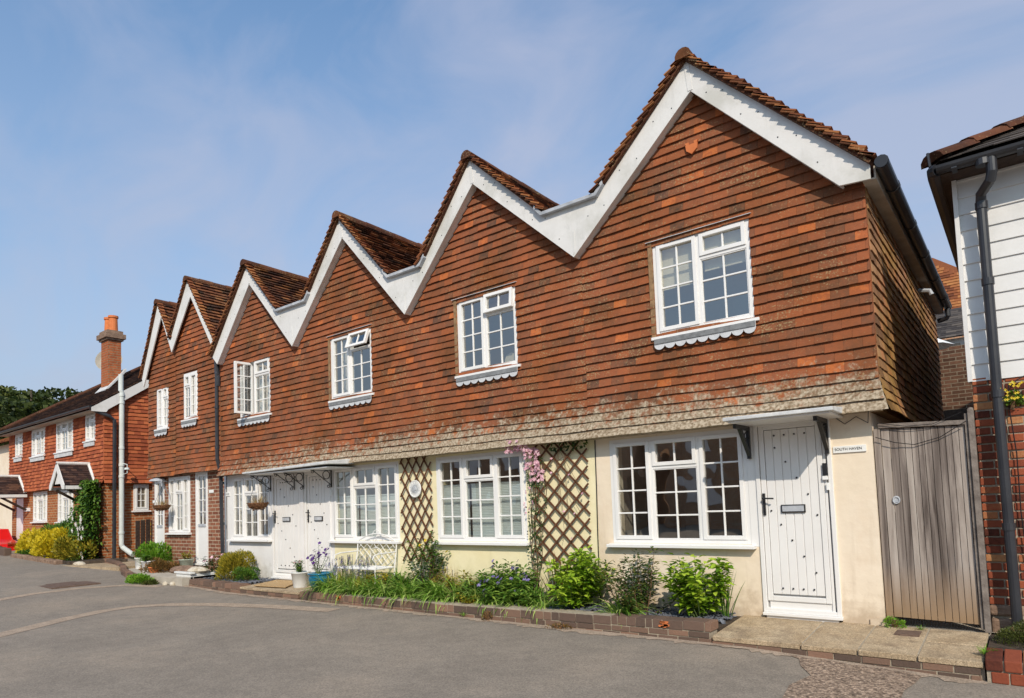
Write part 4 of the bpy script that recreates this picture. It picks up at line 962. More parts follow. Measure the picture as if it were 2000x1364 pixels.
while x < 2.2:
    l = U(.18, .32); m.box(x, x+l, WY-.02, WY+.08, -.1, U(.10, .14)); m.box(x+U(-.02, .02), x+l*.8, WY-.01, WY+.08, .13, .215); x += l+.012
m.build('stone_footing', 'stone_brown', wh_, bevel=.02)
m = MB(); m.box(1.08, 6, -.06, 7, 3.97, 3.985, .5); m.box(1.08, 1.10, -.06, 7, 3.985, 4.06, .5); m.box(1.02, 6, -.08, -.06, 3.97, 4.05, .5); m.build('eaves_board', 'dark_timber', wh_)
# hipped roof
m = MB(); e0, zr = (1.06, -.10), 4.06
def hipP(u, v): return (e0[0]+u, e0[1]+v)
tiles(m, (1.06, -.12, 4.07), (1, 0, 0), (0, .87, .5), (0, -.5, .87), 4.5, 4, .14, .22, spans=lambda v: [(v*.87, 4.5)], lift=.02, th=.009)
m.hexa([(1.06, -.1, 4.05), (5.5, -.1, 4.05), (5.5, 3.3, 6.0), (4.4, 3.3, 6.0), (1.06, -.1, 4.06), (5.5, -.1, 4.06), (5.5, 3.3, 6.01), (4.4, 3.3, 6.01)], .3)
m.poly([(1.06, -.1, 4.05), (4.4, 3.3, 6.0), (4.4, 7, 6.0), (1.06, 7, 4.05)], .3)
tiles(m, (1.05, 7.0, 4.07), (0, -1, 0), (.87, 0, .5), (-.5, 0, .87), 7.1, 4, .14, .22, spans=lambda v: [(0, 7.1-v*.87)], lift=.02, th=.009)
m.build('roof', 'slate', wh_)
m = MB()
for k in range(14):
    p = Vector((1.06, -.12, 4.10))+Vector((.87, .87, .5))*(k*.27); q = p+Vector((.87, .87, .5))*.29
    a = U(.15, .5); d = (q-p).normalized(); s_ = d.cross(Vector((0, 0, 1))).normalized(); un = s_.cross(d)
    i = m.addv([tuple(c+s_*.13*math.cos(t)+un*(.085*math.sin(t)-.03)) for c in (p-un*.0+un*.02, q) for t in [math.pi*j/6 for j in range(7)]])
    for j in range(6): m.face((i+j, i+j+1, i+7+j+1, i+7+j), a)
    m.face(tuple(i+j for j in range(7)), a)
m.build('hip_tiles', 'roof_tile', wh_)
m = MB()
def gut_x(m, x0, x1, y, z, r=.058):
    n = 8; i = m.addv([(x, y+rr*math.cos(t), z+rr*math.sin(t)) for x in (x0, x1) for rr in (r,) for t in [math.pi+math.pi*j/n for j in range(n+1)]])
    for j in range(n): m.face((i+j, i+j+1, i+n+2+j, i+n+1+j), .5)
    for q in (0, n+1): m.face(tuple(i+q+j for j in range(n+1)), .5)
gut_x(m, 1.09, 5, -.14, 4.02)
m.tube([(1.09, -.14, 4.0), (1.07, -.13, 4.0), (1.065, .0, 4.0), (1.065, 7, 4.0)], .055, 10)
m.tube([(1.05, -.2, 4.02), (1.04, -.19, 4.15)], .012, 6)
m.tube([(1.475, -.14, 3.99), (1.475, -.14, 3.86), (1.46, -.12, 3.80), (1.385, .0, 3.74), (1.38, .03, 3.68), (1.38, .03, 1.9), (1.385, .03, .05)], .040, 14)
for z in (3.62, 2.95, 1.98, .86): m.lathe([(.047, 0), (.047, .06)], (1.381, .03, z), 14)
m.lathe([(.055, 0), (.055, .05)], (1.42, -.14, 3.93), 12)
for x in (1.2, 1.65): m.box(x, x+.04, -.205, -.07, 3.955, 3.965)
m.build('gutter_and_downpipe', 'pipe_plastic', wh_, smooth=False)
m = MB(); m.tube([(1.46, .12, 2.1), (1.45, .11, 1.9), (1.475, .12, 1.5), (1.47, .12, 1.0), (1.49, .12, .5)], .005, 5); m.build('cable', 'black_metal', wh_); m = MB(); m.tube([(1.6, .1, 2.16), (1.52, .1, 2.12), (1.47, .12, 2.07)], .005, 5); m.build('cable', 'black_metal', wh_)

# ---------------- gate
gt = thing('garden_gate', 'weathered grey wooden gate closing the alley beside the cream cottage', 'gate', (.8, .05, 0))
m = MB(); xs_ = [.486, .555, .62, .675, .725, .775, .825, .88, .935, .985, 1.035, 1.085, 1.13]
for i in range(len(xs_)-1):
    x0, x1 = xs_[i]+.002, xs_[i+1]-.002; zt = 1.80-.028*(x0-.48)/.66; m.box(x0, x1, .045+U(0, .004), .068, .075-.02*(i/12), zt-U(0, .008))
m.build('boards', 'gate_wood', gt, bevel=.002)
m = MB(); m.box(.428, .482, .03, .08, .06, 1.80, .4); m.build('hanging_stile', 'gate_wood', gt, bevel=.003)
m = MB(); m.hexa([(.47, .02, 1.803), (1.14, .02, 1.775), (1.14, .085, 1.775), (.47, .085, 1.803), (.47, .02, 1.845), (1.14, .02, 1.815), (1.14, .085, 1.815), (.47, .085, 1.845)]); m.build('capping', 'grey_wood', gt, bevel=.003)
m = MB(); m.box(.49, 1.12, .069, .095, .3, .42); m.box(.49, 1.12, .069, .095, 1.4, 1.52); m.build('ledges', 'grey_wood', gt)
m = MB(); m.tube([(.575+.026*math.cos(t), .035, 1.135+.03*math.sin(t)) for t in [2*math.pi*i/16 for i in range(17)]], .006, 6); m.lathe([(.03, 0), (.03, .006)], (.575, .044, 1.145), 16, axis='y'); m.build('ring_latch', 'lead', gt)
m = MB()
for k in range(30): m.box(.50+k*.021, .503+k*.021, .06, .063, .0, .07)
for k in range(4): m.box(.50, 1.13, .0635, .066, .01+k*.016, .012+k*.016)
m.build('wire_mesh', 'black_metal', gt)
gp = MB(); gp.box(1.135, 1.158, .02, .09, .02, 1.87, .4); gp.box(1.161, 1.205, .0, .10, .0, 1.90, .6); gp.lathe([(.024, 0), (.02, .015), (.001, .022)], (1.183, .05, 1.90), 10)
tag(gp.build('gate_post', 'grey_wood', bevel=.004), 'grey timber post between the wooden gate and the brick wall', 'post')
m = MB(); m.tube([(.45, -.01, 1.72), (.6, .0, 1.66), (.75, .02, 1.63), (.95, .02, 1.68), (1.15, -.02, 1.80)], .004, 5); m.tube([(.47, .0, 1.85), (.7, .0, 1.80), (.9, .0, 1.80), (1.12, .0, 1.88)], .003, 5)
tag(m.build('loose_cable', 'black_metal'), 'thin black cable sagging across the top of the gate', 'cable')
m = MB(); x = .44
for k in range(16): m.lathe([(.001, 0), (.018, .006), (.022, .02), (.012, .034), (.001, .04)], (.46+U(0, .09), .05+U(0, .2), 1.86+U(-.01, .12)), 8)
# brick retaining block right of the slab
rb = thing('brick_planter', 'small red brick edging block at the bottom right corner of the picture', 'brick edging', (1.4, -.8, -.2))
m = MB()
for k in range(9):
    x0 = 1.195+k*.112; m.hexa([(x0, -.90, -.11), (x0+.104, -.90, -.11), (x0+.104, -.64, -.10), (x0, -.64, -.10), (x0, -.895, -.03), (x0+.104, -.895, -.03), (x0+.104, -.64, .01), (x0, -.64, .01)])
    m.box(x0+.03, x0+.134, -.89, -.7, -.20, -.118)
m.build('brickwork', 'bright_brick', rb, bevel=.008)
m = MB(); m.box(1.20, 2.2, -.882, -.2, -.25, -.04); m.build('mortar_bed', 'mortar', rb)
m = MB(); m.slab([(1.2, -.63), (2.2, -.63), (2.2, .1), (1.2, .1)], -.2, -.012); structure(m.build('verge_soil', 'soil'))

# ============================================================ RED TILE HUNG HOUSE (left)
rh = thing('red_house', 'red tile hung brick house with a long dark roof and tall chimney, far left', 'house', (-20, 1, .1))
RX = -17.3; RL = -24.95; RY = .14; ZB = 2.11; ZE = 4.05
lw = [(-22.95, -21.72, 1.17, 2.08), (-20.86, -19.67, 1.15, 2.07)]; dd = (-24.6, -23.86, .1, 1.95)
uw = [(-24.36, -23.64, 3.27, 4.0), (-22.8, -21.62, 3.17, 4.0), (-20.72, -19.41, 3.15, 4.02), (-18.55, -17.88, 3.3, 4.02)]
m = MB(); wall_holes(m, RL, RX-.08, -.2, ZB+.05, RY+.08, RY+.3, lw+[dd]); m.build('wall', 'red_base_brick', rh)
m = MB(); m.box(RX-.3, RX-.075, RY+.079, 5, -.2, ZB+.05, .5); m.box(RX-.42, RX-.07, RY-.0, RY+.3, -.2, ZB-.02, .5); m.build('end_wall', 'red_end_brick', rh)
m = MB(); wall_holes(m, RL, RX-.01, ZB, ZE+.1, RY+.01, RY+.3, uw); 
sp_ = lambda v: subtract([(0, RX-RL)], [(h[0]-RL, h[1]-RL, h[2], h[3]) for h in uw], ZB+v)
tiles(m, (RL, RY, ZB), (1, 0, 0), (0, 0, 1), (0, -1, 0), RX-RL, ZE-ZB+.05, .1, .165, sp_, off=lambda v: .05*max(0, 1-v/.3)); m.build('tile_hanging', 'red_tile', rh)
m = MB(); m.box(RX-.2, RX-.01, RY+.02, 5, ZB, 4.1, .5)
RG = lambda z: (z-4.20)/.67  # roof y at height
m.poly([(RX-.01, RY, 4.1), (RX-.01, 5.4, 4.1), (RX-.01, 2.7, 6.0)], .5)
tiles(m, (RX, RY-.04, ZB), (0, 1, 0), (0, 0, 1), (1, 0, 0), 3.4, 4.0, .1, .165, lambda v: [(max(0, RG(ZB+v)+.16), 3.4)] if ZB+v > 4.15 else [(0, 3.4)], off=lambda v: .05*max(0, 1-v/.3)); m.build('end_tile_hanging', 'red_tile', rh)
# roof: front slope, ridge and left hip
m = MB(); vy = Vector((0, 1, .67)).normalized(); LS = 3.25*1.2037; nn = Vector((0, -.67, 1)).normalized()
tiles(m, (RL-.2, RY-.34, 4.09), (1, 0, 0), vy, nn, RX+.12-RL+.2, LS, .1, .165, spans=lambda v: [(v*.95, RX+.12-RL+.2)], jit=1.3)
m.poly([(RL-.2, RY-.34, 4.08), (RX+.12, RY-.34, 4.08), (RX+.12, RY+2.9, 4.08+3.24*.67), (RL-.2+3.4, RY+2.9, 4.08+3.24*.67)], .3)
m.poly([(RL-.2, RY-.34, 4.08), (RL+3.2, RY+2.9, 6.25), (RL+3.2, 7, 5.0), (RL-.2, 7, 4.08)], .3); m.poly([(RL+3.2, RY+2.9, 6.25), (RX+.12, RY+2.9, 6.25), (RX+.12, 7, 4.08), (RL+3.2, 7, 4.08)], .3)
rf = m.build('roof', 'dark_roof_tile', rh)
m = MB(); m.tube([(x, RY+2.9, 6.27) for x in (RL+3.2, RX+.1)], .09, 8); m.tube([(RL-.2, RY-.34, 4.12), (RL+3.2, RY+2.9, 6.27)], .09, 8); m.build('ridge_tiles', 'roof_tile', rh)
m = MB()
m.T = lambda p: (RX+.10+p[1], p[0], p[2])
m.prism([(RY-.36, 4.05), (RY+2.9, 6.22), (RY+2.9, 6.02), (RY+.02, 4.02), (RY-.02, 3.95), (RY-.36, 3.95)][::-1], 0, .03, .5); m.T = None
m.build('verge_board', 'barge_paint', rh)
m = MB(); m.box(RL-.1, RX+.08, RY-.30, RY-.03, 4.0, 4.015); m.build('soffit_board', 'concrete', rh)
m = MB(); gut_x(m, RL-.2, RX+.1, RY-.36, 4.09, .055); m.tube([(RX+.02, RY-.36, 4.04), (RX+.05, RY-.2, 3.95), (RX+.12, RY+.05, 3.85), (RX+.14, RY+.17, 3.75), (RX+.14, RY+.17, .1)], .045, 10); m.build('gutter_and_downpipe', 'pipe_plastic', rh)
m = MB(); px_, py_ = RX+.10, .50
m.tube([(px_, py_-.02, 4.98), (px_, py_-.02, 4.55), (px_, py_, 4.5), (px_, py_, .50), (px_+.03, py_+.03, .42), (px_+.45, py_+.10, .24)], .062, 12)
for z in (4.4, 4.2, 3.0, 2.55, 2.25, .78): m.lathe([(.074, 0), (.074, .06)], (px_, py_, z), 14)
m.build('soil_pipe', 'grey_pipe', rh)
m = MB(); m.tube([(px_+.06, py_+.02, 2.62), (px_+.22, py_+.05, 2.58), (px_+.22, py_+.05, 2.36), (px_+.05, py_+.02, 2.33)], .012, 6); m.lathe([(.05, 0), (.07, -.05)], (px_+.2, py_+.05, 2.5), 10); m.build('outside_lamp', 'grey_pipe', rh)
tw3 = [(1, [(1, 2, 4, True)]), (.9, [(.26, 2, 1, True), (.74, 2, 3, False)])]
for i, h in enumerate(uw):
    w = window(rh, *h, RY-.02, tw3 if i in (0, 3) else three, sill=.06, apron=.0); drape(w, h[0]+.03, h[1]-.03, h[2]+.03, h[3]-.03, RY+.12, 'curtain', folds=7)
    s = MB(); s.box(h[0]-.01, h[1]+.01, RY-.06, RY-.04, h[2]-.16, h[2]-.05); s.build('lead_apron', 'lead_white', w)
for h in lw: w = window(rh, *h, RY+.08, three, sill=.07); drape(w, h[0]+.03, h[1]-.03, h[2]+.03, h[3]-.03, RY+.2, 'curtain', folds=7)
TT = lambda p: (RX-.06-p[1], p[0], p[2])
m = MB(); wi = window(rh, .86, 1.24, 1.38, 2.08, -.02, [(1, [(1, 2, 3, True)])], sill=.05, T=TT)
s = MB(); s.box(RX-.074, RX-.070, .87, 1.23, 1.39, 2.07); s.build('dark_reveal', 'room_dark', wi)
m = MB(); m.box(-24.58, -23.88, RY+.10, RY+.15, .12, 1.93); m.build('door', 'door_paint', rh)
m = MB(); m.box(RL+.3, RX-.5, RY+.6, RY+.7, 0, 4.0, .5); m.build('interior_rooms', 'room_dark', rh)
m = MB(); m.box(-23.7, -23.2, RY+.06, RY+.079, 1.50, 1.61); m.build('name_plate', 'plate_white', rh)
for (xm, hw_, yo, zt, ze) in ((-18.25, .46, -.62, 2.64, 2.08), (-23.85, .60, -.60, 2.60, 2.04)):
    p = MB()
    for sd in (-1, 1):
        vd_ = Vector((-sd*hw_, 0, zt-ze)).normalized(); nd_ = Vector((sd*(zt-ze), 0, hw_)).normalized()
        tiles(p, (xm+sd*hw_, yo, ze), (0, 1, 0), vd_, nd_, RY-yo, math.hypot(hw_, zt-ze), .08, .13, lift=.022, th=.01)
        p.poly([(xm+sd*hw_, yo, ze), (xm+sd*hw_, RY, ze), (xm, RY, zt), (xm, yo, zt)], .3)
    h_ = p.build('porch_roof', 'dark_roof_tile', rh)
    p = MB(); w_ = hw_+.05
    p.prism([(xm-w_, ze-.10), (xm-w_, ze+.02), (xm, zt+.06), (xm+w_, ze+.02), (xm+w_, ze-.10), (xm+w_-.12, ze-.10), (xm, zt-.16), (xm-w_+.12, ze-.10)], yo-.03, yo-.003)
    p.prism([(xm-.26, ze+.05), (xm+.26, ze+.05), (xm, zt-.15)], yo+.02, yo+.04)
    p.box(xm+hw_+.0, xm+hw_+.03, yo-.02, RY, ze-.10, ze-.01); p.box(xm-hw_-.03, xm-hw_, yo-.02, RY, ze-.10, ze-.01)
    p.tube([(xm, yo-.03, zt+.03), (xm, RY, zt+.03)], .045, 8); p.tube([(xm, RY-.04, zt+.03), (xm+hw_, RY-.04, ze+.04)], .045, 6)
    p.build('porch_trim', 'barge_paint', h_, bevel=.003)
    for sd in (-1, 1):
        p = MB(); p.tube([(xm+sd*(hw_-.06), RY, ze-.5), (xm+sd*(hw_-.06), yo+.1, ze-.10)], .035, 6); p.build('porch_bracket', 'dark_timber', h_)
# chimney
cx0, cx1, cy0, cy1 = -20.5, -19.98, 1.22, 1.58
m = MB(); m.box(cx0, cx1, cy0, cy1, 5.0, 6.55); m.build('chimney', 'chimney_brick', rh); ch = [o for o in rh.children if o.name.startswith('chimney')][0]
m = MB(); m.box(cx0-.05, cx1+.05, cy0-.05, cy1+.05, 6.56, 6.62); m.box(cx0-.10, cx1+.10, cy0-.1, cy1+.1, 6.62, 6.76); m.box(cx0-.04, cx1+.04, cy0-.04, cy1+.04, 6.76, 6.86); m.build('chimney_cap', 'stone_brown', ch)
for i, x in enumerate((-20.40, -20.10)):
    m = MB(); m.lathe([(.13, 0), (.115, .4), (.14, .42), (.14, .48), (.10, .48), (.10, .3)], (x, 1.40, 6.85), 16, cap=False); m.build('chimney_pot', 'terracotta', ch, smooth=False)
m = MB(); m.hexa([(cx0-.1, cy0-.14, 4.92), (cx1+.12, cy0-.14, 4.92), (cx1+.12, cy1+.1, 5.62), (cx0-.1, cy1+.1, 5.62), (cx0-.1, cy0-.14, 4.98), (cx1+.12, cy0-.14, 4.98), (cx1+.12, cy1+.1, 5.72), (cx0-.1, cy1+.1, 5.72)]); m.build('chimney_flashing', 'lead_white', ch)
m = MB(); dc = Vector((-21.9, 2.0, 6.3)); ax_ = Vector((.75, -.6, .25)).normalized(); uu = ax_.orthogonal().normalized(); vv = ax_.cross(uu)
prev = None
for r_, h_ in ((.001, 0), (.16, .02), (.30, .07), (.40, .12)):
    j = m.addv([tuple(dc+ax_*h_+(uu*math.cos(t)+vv*math.sin(t))*r_) for t in [2*math.pi*i/20 for i in range(20)]])
    if prev is not None:
        for k in range(20): m.face((prev+k, prev+(k+1) % 20, j+(k+1) % 20, j+k), .5)
    prev = j
m.tube([tuple(dc-Vector((0, 0, .35))), tuple(dc+ax_*.02), ], .02, 6); m.tube([tuple(dc-Vector((0, 0, .3))), tuple(dc+ax_*.45-Vector((0, 0, .15)))], .015, 6)
m.tube([tuple(dc-Vector((0, 0, .35))), (-21.9, 2.6, 5.7)], .02, 6)
m.build('satellite_dish', 'concrete', rh, smooth=True)
# pale neighbour beyond
nb = thing('pale_house', 'cream rendered house with orange roof cut by the left edge', 'house', (-30, 0, .2))
m = MB(); m.box(-36, -27.2, 1.2, 6, 0, 4.15, .5); m.box(-36, -27.15, 1.16, 1.2, 2.6, 2.7, .5); m.build('wall', 'cream_render', nb)
m = MB(); tiles(m, (-36, .9, 4.15), (1, 0, 0), (0, 1, .45), (0, -.45, 1), 8.6, 1.9, .15, .2); m.poly([(-36, .9, 4.13), (-27.4, .9, 4.13), (-27.4, 2.6, 4.9), (-36, 2.6, 4.9)], .3); m.build('roof', 'verge_tile', nb)
m = MB(); m.box(-29.0, -28.6, 2.2, 2.6, 4.5, 5.35); m.build('chimney', 'barge_paint', nb)

# ---------------- houses seen through the gap
b1 = thing('brick_outbuilding', 'dark old brick rear wall seen above the gate in the alley', 'outbuilding', (.5, 9, 0))
m = MB(); m.box(-1.5, 2.6, 9, 9.4, -.1, 4.05, .5); m.build('wall', 'old_brick', b1)
m = MB(); m.box(-1.5, 2.6, 8.75, 9.0, 2.55, 2.75); m.box(-1.5, 2.6, 8.6, 9.0, 2.15, 2.35); m.build('lintel', 'dark_timber', b1)
b2 = thing('slate_roofed_house', 'low white house with grey slate roof glimpsed down the alley', 'house', (0, 15, 0))
m = MB(); m.box(-4, 5, 15.2, 19, 0, 5.35, .5); m.build('wall', 'clapboard_paint', b2)
m = MB(); tiles(m, (-4, 14.9, 5.35), (1, 0, 0), (0, 1, .62), (0, -.62, 1), 9, 2.2, .16, .25, lift=.018, th=.009); m.poly([(-4, 14.9, 5.33), (5, 14.9, 5.33), (5, 17, 6.6), (-4, 17, 6.6)], .3); m.build('roof', 'slate', b2)
m = MB()
for x in (-.6, -.1, .4, .9): m.box(x, x+.42, 15.17, 15.199, 4.75, 5.2)
m.build('window', 'room_dark', b2)
b3 = thing('orange_tiled_house', 'tall house with orange tiled slope behind the slate roof down the alley', 'house', (-1, 20, 0))
m = MB(); m.box(-6, 2.0, 19.6, 26, 0, 7.0, .5); m.build('wall', 'opposite_brick', b3)
m = MB(); tiles(m, (-6, 19.3, 6.95), (1, 0, 0), (0, .6, 1), (0, -1, .6), 8.2, 2.9, .13, .2, spans=lambda v: [(0, 8.2-v*1.15)]); m.poly([(-6, 19.3, 6.93), (2.2, 19.3, 6.93), (-.6, 20.8, 9.4), (-6, 20.8, 9.4)], .3); m.build('roof', 'verge_tile', b3)
m = MB(); m.lathe([(.55, 0), (.001, .33)], (0.05, 8.4, 3.98), 8, cap=False); m.tube([(.05, 8.4, 0), (.05, 8.4, 4.3)], .02, 6); tag(m.build('garden_parasol', 'plate_white'), 'tip of a white parasol above the dark brick wall in the alley', 'parasol')

# ---------------- opposite side of the road, seen only as reflections in the glass
for (x0, x1, h_, lab) in ((-26, -12, 4.6, 'brick house across the road mirrored in the cottage windows'), (-10.5, -3.5, 4.2, 'lower brick house across the road mirrored in the nearest window'), (6, 16, 4.4, 'brick house across the road beyond the right edge')):
    b = thing('opposite_house', lab, 'house', ((x0+x1)/2, -20, 0))
    m = MB(); m.box(x0, x1, -24, -19, -.2, h_, .5); m.build('wall', 'opposite_brick', b)
    m = MB()
    m.hexa([(x0-.3, -24.3, h_), (x1+.3, -24.3, h_), (x1+.3, -18.7, h_), (x0-.3, -18.7, h_), (x0-.3, -21.6, h_+2.2), (x1+.3, -21.6, h_+2.2), (x1+.3, -21.4, h_+2.2), (x0-.3, -21.4, h_+2.2)], .3); m.build('roof', 'dark_roof_tile', b)
    m = MB(); x = x0+1
    while x < x1-1.5: m.box(x, x+1.2, -18.99, -18.95, 1.0, 2.1); m.box(x, x+1.1, -18.99, -18.95, 3.0, 4.0); x += 3
    m.build('window', 'upvc', b)

# ============================================================ FURNITURE AND POTS
t = thing('bench', 'small white scrolled metal bench against the yellow wall among the strap leaves', 'bench', (-6.5, -.35, 0))
bx0, bx1, yf, yb = -6.93, -6.03, -.50, -.12
m = MB(); 
for i in range(9): y = yf+.02+i*(yb-yf-.04)/8; m.tube([(bx0, y, .335+.006*math.sin(i)), (bx1, y, .335)], .007, 6)
m.tube([(bx0, yf, .335), (bx1, yf, .335), (bx1, yb, .335), (bx0, yb, .335), (bx0, yf, .335)], .011, 6); m.build('seat', 'white_metal', t)
m = MB()
for x in (bx0, bx1): m.tube([(x, yb, .33), (x, yb+.04, .60), (x, yb+.05, .70)], .011, 6)
top = [(bx0+(bx1-bx0)*i/16, yb+.05, .70+.13*math.sin(math.pi*i/16)**.8 if i not in (0, 16) else .70) for i in range(17)]
m.tube(top, .010, 6); m.tube([((bx0+bx1)/2-.11, yb+.05, .80), ((bx0+bx1)/2-.06, yb+.05, .87), ((bx0+bx1)/2, yb+.05, .89), ((bx0+bx1)/2+.06, yb+.05, .87), ((bx0+bx1)/2+.11, yb+.05, .80)], .008, 6)
n = 6; wdt = (bx1-bx0)/n
for i in range(-3, n+3):
    for s in (1, -1):
        P = []
        for k in range(9):
            v = k/8; x = bx0+(i+.5)*wdt+s*(v-.5)*wdt*3.0; zt = .36+.34*v
            if bx0 <= x <= bx1: P.append((x, yb+.02+.03*v, zt+.05*v*math.sin(math.pi*(x-bx0)/(bx1-bx0))))
        if len(P) > 1: m.tube(P, .005, 5)
m.tube([((bx0+bx1)/2+.13*math.cos(a), yb+.03, .52+.10*math.sin(a)) for a in [2*math.pi*i/18 for i in range(19)]], .006, 5)
m.build('backrest', 'white_metal', t)
for x in (bx0, bx1):
    m = MB(); m.tube([(x, yb+.03, .56), (x, yf+.08, .555), (x, yf-.02, .53), (x, yf-.04, .48), (x, yf, .44), (x, yf+.02, .40), (x, yf+.005, .335)], .010, 6); m.build('armrest', 'white_metal', t)
    for y, dy in ((yf, -.03), (yb, .04)): m = MB(); m.tube([(x, y, .335), (x, y-dy*.3, .2), (x, y+dy, .02), (x, y+dy*1.6, -.02)], .010, 6); m.build('leg', 'white_metal', t)
def pot(name, label, x, y, z, r0, r1, h, mat, rim=.006, cat='pot', glz=False, prof=None, group=None):
    m = MB(); P = prof or [(r0*.98, 0), (r0, .005), (r1, h-.02), (r1+rim, h-.018), (r1+rim, h), (r1-.012, h), (r1-.015, h-.03), (r0*.5, h-.035)]
    m.lathe(P, (0, 0, 0), 28); o = m.build(name, mat, smooth=False); o.location = (x, y, z)
    for p in o.data.polygons: p.use_smooth = len(p.vertices) == 4
    return tag(o, label, cat, group)
SLZ = -.01
pot('flower_pot', 'pale grey round pot on the doorstep between the two studded doors', -7.90, -.47, -.012, .115, .15, .25, 'pot_white')
pot('glazed_pot', 'blue glazed pot at the left end of the planted bed', -7.33, -.50, -.015, 0, 0, 0, 'blue_glaze', prof=[(.11, 0), (.115, .01), (.16, .07), (.185, .15), (.18, .21), (.175, .23), (.20, .245), (.205, .26), (.18, .262), (.165, .24), (.05, .23)])
pot('glazed_pot', 'small blue pot half hidden by dry stems below the middle window', -4.32, -.20, -.02, 0, 0, 0, 'blue_glaze', prof=[(.06, 0), (.075, .05), (.085, .2), (.095, .22), (.08, .222), (.07, .2), (.02, .19)])
pot('flower_pot', 'grey green pot at the foot of the glazed door by the downpipe', -12.45, -.12, .06, .11, .14, .24, 'pot_green')
pot('flower_pot', 'white round pot, left one of the pair by the road far left', -13.98, -.36, .07, .115, .135, .25, 'pot_bright')
pot('flower_pot', 'white pot, right one of the pair by the road, beside the orange terracotta', -13.10, -.60, .05, .10, .13, .24, 'pot_bright')
pot('flower_pot', 'small terracotta pot beside the right white pot', -12.80, -.62, .06, .08, .10, .12, 'terracotta')
m = MB(); m.hexa([(-8.78, -.78, 0), (-7.98, -.70, 0), (-8.45, -.12, 0), (-9.08, -.16, 0), (-8.78, -.78, .014), (-7.98, -.70, .014), (-8.45, -.12, .024), (-9.08, -.16, .024)]); tag(m.build('doormat', 'coir', bevel=.003), 'brown coir doormat on the doorstep of the left studded door', 'doormat')
# white trough and stones at the end of the left bed
t = thing('garden_trough', 'white painted stone trough beside the raised brick kerb', 'trough', (-10.7, -.6, 0))
m = MB(); m.box(-11.45, -10.9, -.80, -.74, -.06, .11); m.box(-11.45, -11.39, -.74, -.3, -.06, .11); m.box(-10.96, -10.9, -.74, -.3, -.06, .11); m.box(-11.39, -10.96, -.36, -.3, -.06, .11); m.box(-11.5, -10.86, -.82, -.72, .112, .15); m.build('trough_body', 'pot_white', t, bevel=.01)
def rock(name, x, y, z, sx, sy, sz, mat, label, cat='stone'):
    m = MB(); n = 9
    for i in range(6):
        pass
    rings = []
    for i in range(6):
        ph = math.pi*(i+.3)/6.6
        rings.append(m.addv([(sx*math.sin(ph)*math.cos(t)*U(.85, 1.12), sy*math.sin(ph)*math.sin(t)*U(.85, 1.12), sz*math.cos(ph)*U(.9, 1.1)) for t in [2*math.pi*k/n for k in range(n)]]))
    for i in range(5):
        for k in range(n): j = (k+1) % n; m.face((rings[i]+k, rings[i+1]+k, rings[i+1]+j, rings[i]+j), .5)
    m.face(tuple(rings[0]+k for k in range(n)), .5); m.face(tuple(rings[5]+k for k in reversed(range(n))), .5)
    o = m.build(name, mat, bevel=.01); o.location = (x, y, z); return tag(o, label, cat)
rock('stone', -11.1, -.55, .16, .30, .16, .07, 'stone_pale', 'pale flat stone lying on top of the white trough')
rock('stone', -12.0, -.35, .10, .55, .25, .10, 'stone_brown', 'long brown rock behind the white trough')
rock('stone', -11.85, -.85, -.02, .28, .13, .06, 'stone_pale', 'flat pale slab of stone left of the white trough')
rock('stone', -12.0, -.95, -.07, .3, .13, .06, 'stone_brown', 'brown flat stone at the road edge left of the trough')
for i, (x, y, lab) in enumerate(((-11.2, -.98, 'cream pebble nearest the raised brick kerb'), (-11.34, -1.05, 'cream pebble at the road edge, left of the other pebble'), (-11.5, -.93, 'leftmost cream pebble below the white trough'))): rock('pebble', x, y, -.06, .06, .05, .05, 'stone_pale', lab, 'pebble')
# curved low brick kerb of the far garden
t = thing('kerb_wall', 'low curved brick kerb below the white pots far left', 'brick kerb', (-13, -.9, 0))
m = MB(); P = [(-16.6, -.15), (-15.6, -.28), (-14.6, -.55), (-13.8, -.85), (-13.0, -1.05), (-12.3, -1.18)]
for i in range(len(P)-1):
    a, b = Vector(P[i]), Vector(P[i+1]); n = max(1, int((b-a).length/.215)); d = (b-a)/n; q = Vector((-d.y, d.x)).normalized()*.11
    for k in range(n):
        for c in range(2):
            p0 = a+d*k; p1 = a+d*(k+.95); z = gz(p0.x, p0.y)-.02+c*.07
            m.hexa([(p0.x, p0.y, z), (p1.x, p1.y, z), (p1.x+q.x, p1.y+q.y, z), (p0.x+q.x, p0.y+q.y, z), (p0.x, p0.y, z+.064), (p1.x, p1.y, z+.064), (p1.x+q.x, p1.y+q.y, z+.064), (p0.x+q.x, p0.y+q.y, z+.064)])
m.build('brickwork', 'kerb_brick', t, bevel=.006)
t = thing('kerb_wall', 'low rough kerb of pale bricks under the yellow bushes far left', 'brick kerb', (-19, -.8, 0))
m = MB(); x = -20.6
while x < -17.3: m.box(x, x+.20, -.98, -.80, gz(x, -.9)-.05, gz(x, -.9)+.09+U(-.01, .01)); x += .21
m.build('brickwork', 'stone_brown', t, bevel=.02)
t = thing('kerb_wall', 'low garden edging by the red car at the left edge', 'brick kerb', (-24, -.9, 0))
m = MB(); x = -30.6
while x < -21.2: m.box(x, x+.42, -.98, -.80, gz(x, -.9)-.05, gz(x, -.9)+.2+U(-.02, .02)); x += .43
m.build('brickwork', 'kerb_brick', t, bevel=.02)
m = MB(); m.slab([(-30, -.8), (-16.9, -.8), (-16.2, .25), (-30, .25)], -.2, .30-.12); o = m.build('front_garden_soil', 'soil'); structure(o)
m = MB(); m.slab([(-17.2, -1.0), (-14.5, -.62), (-14.6, .3), (-17.2, .4)], -.2, .11); structure(m.build('paved_path', 'slab_stone'))
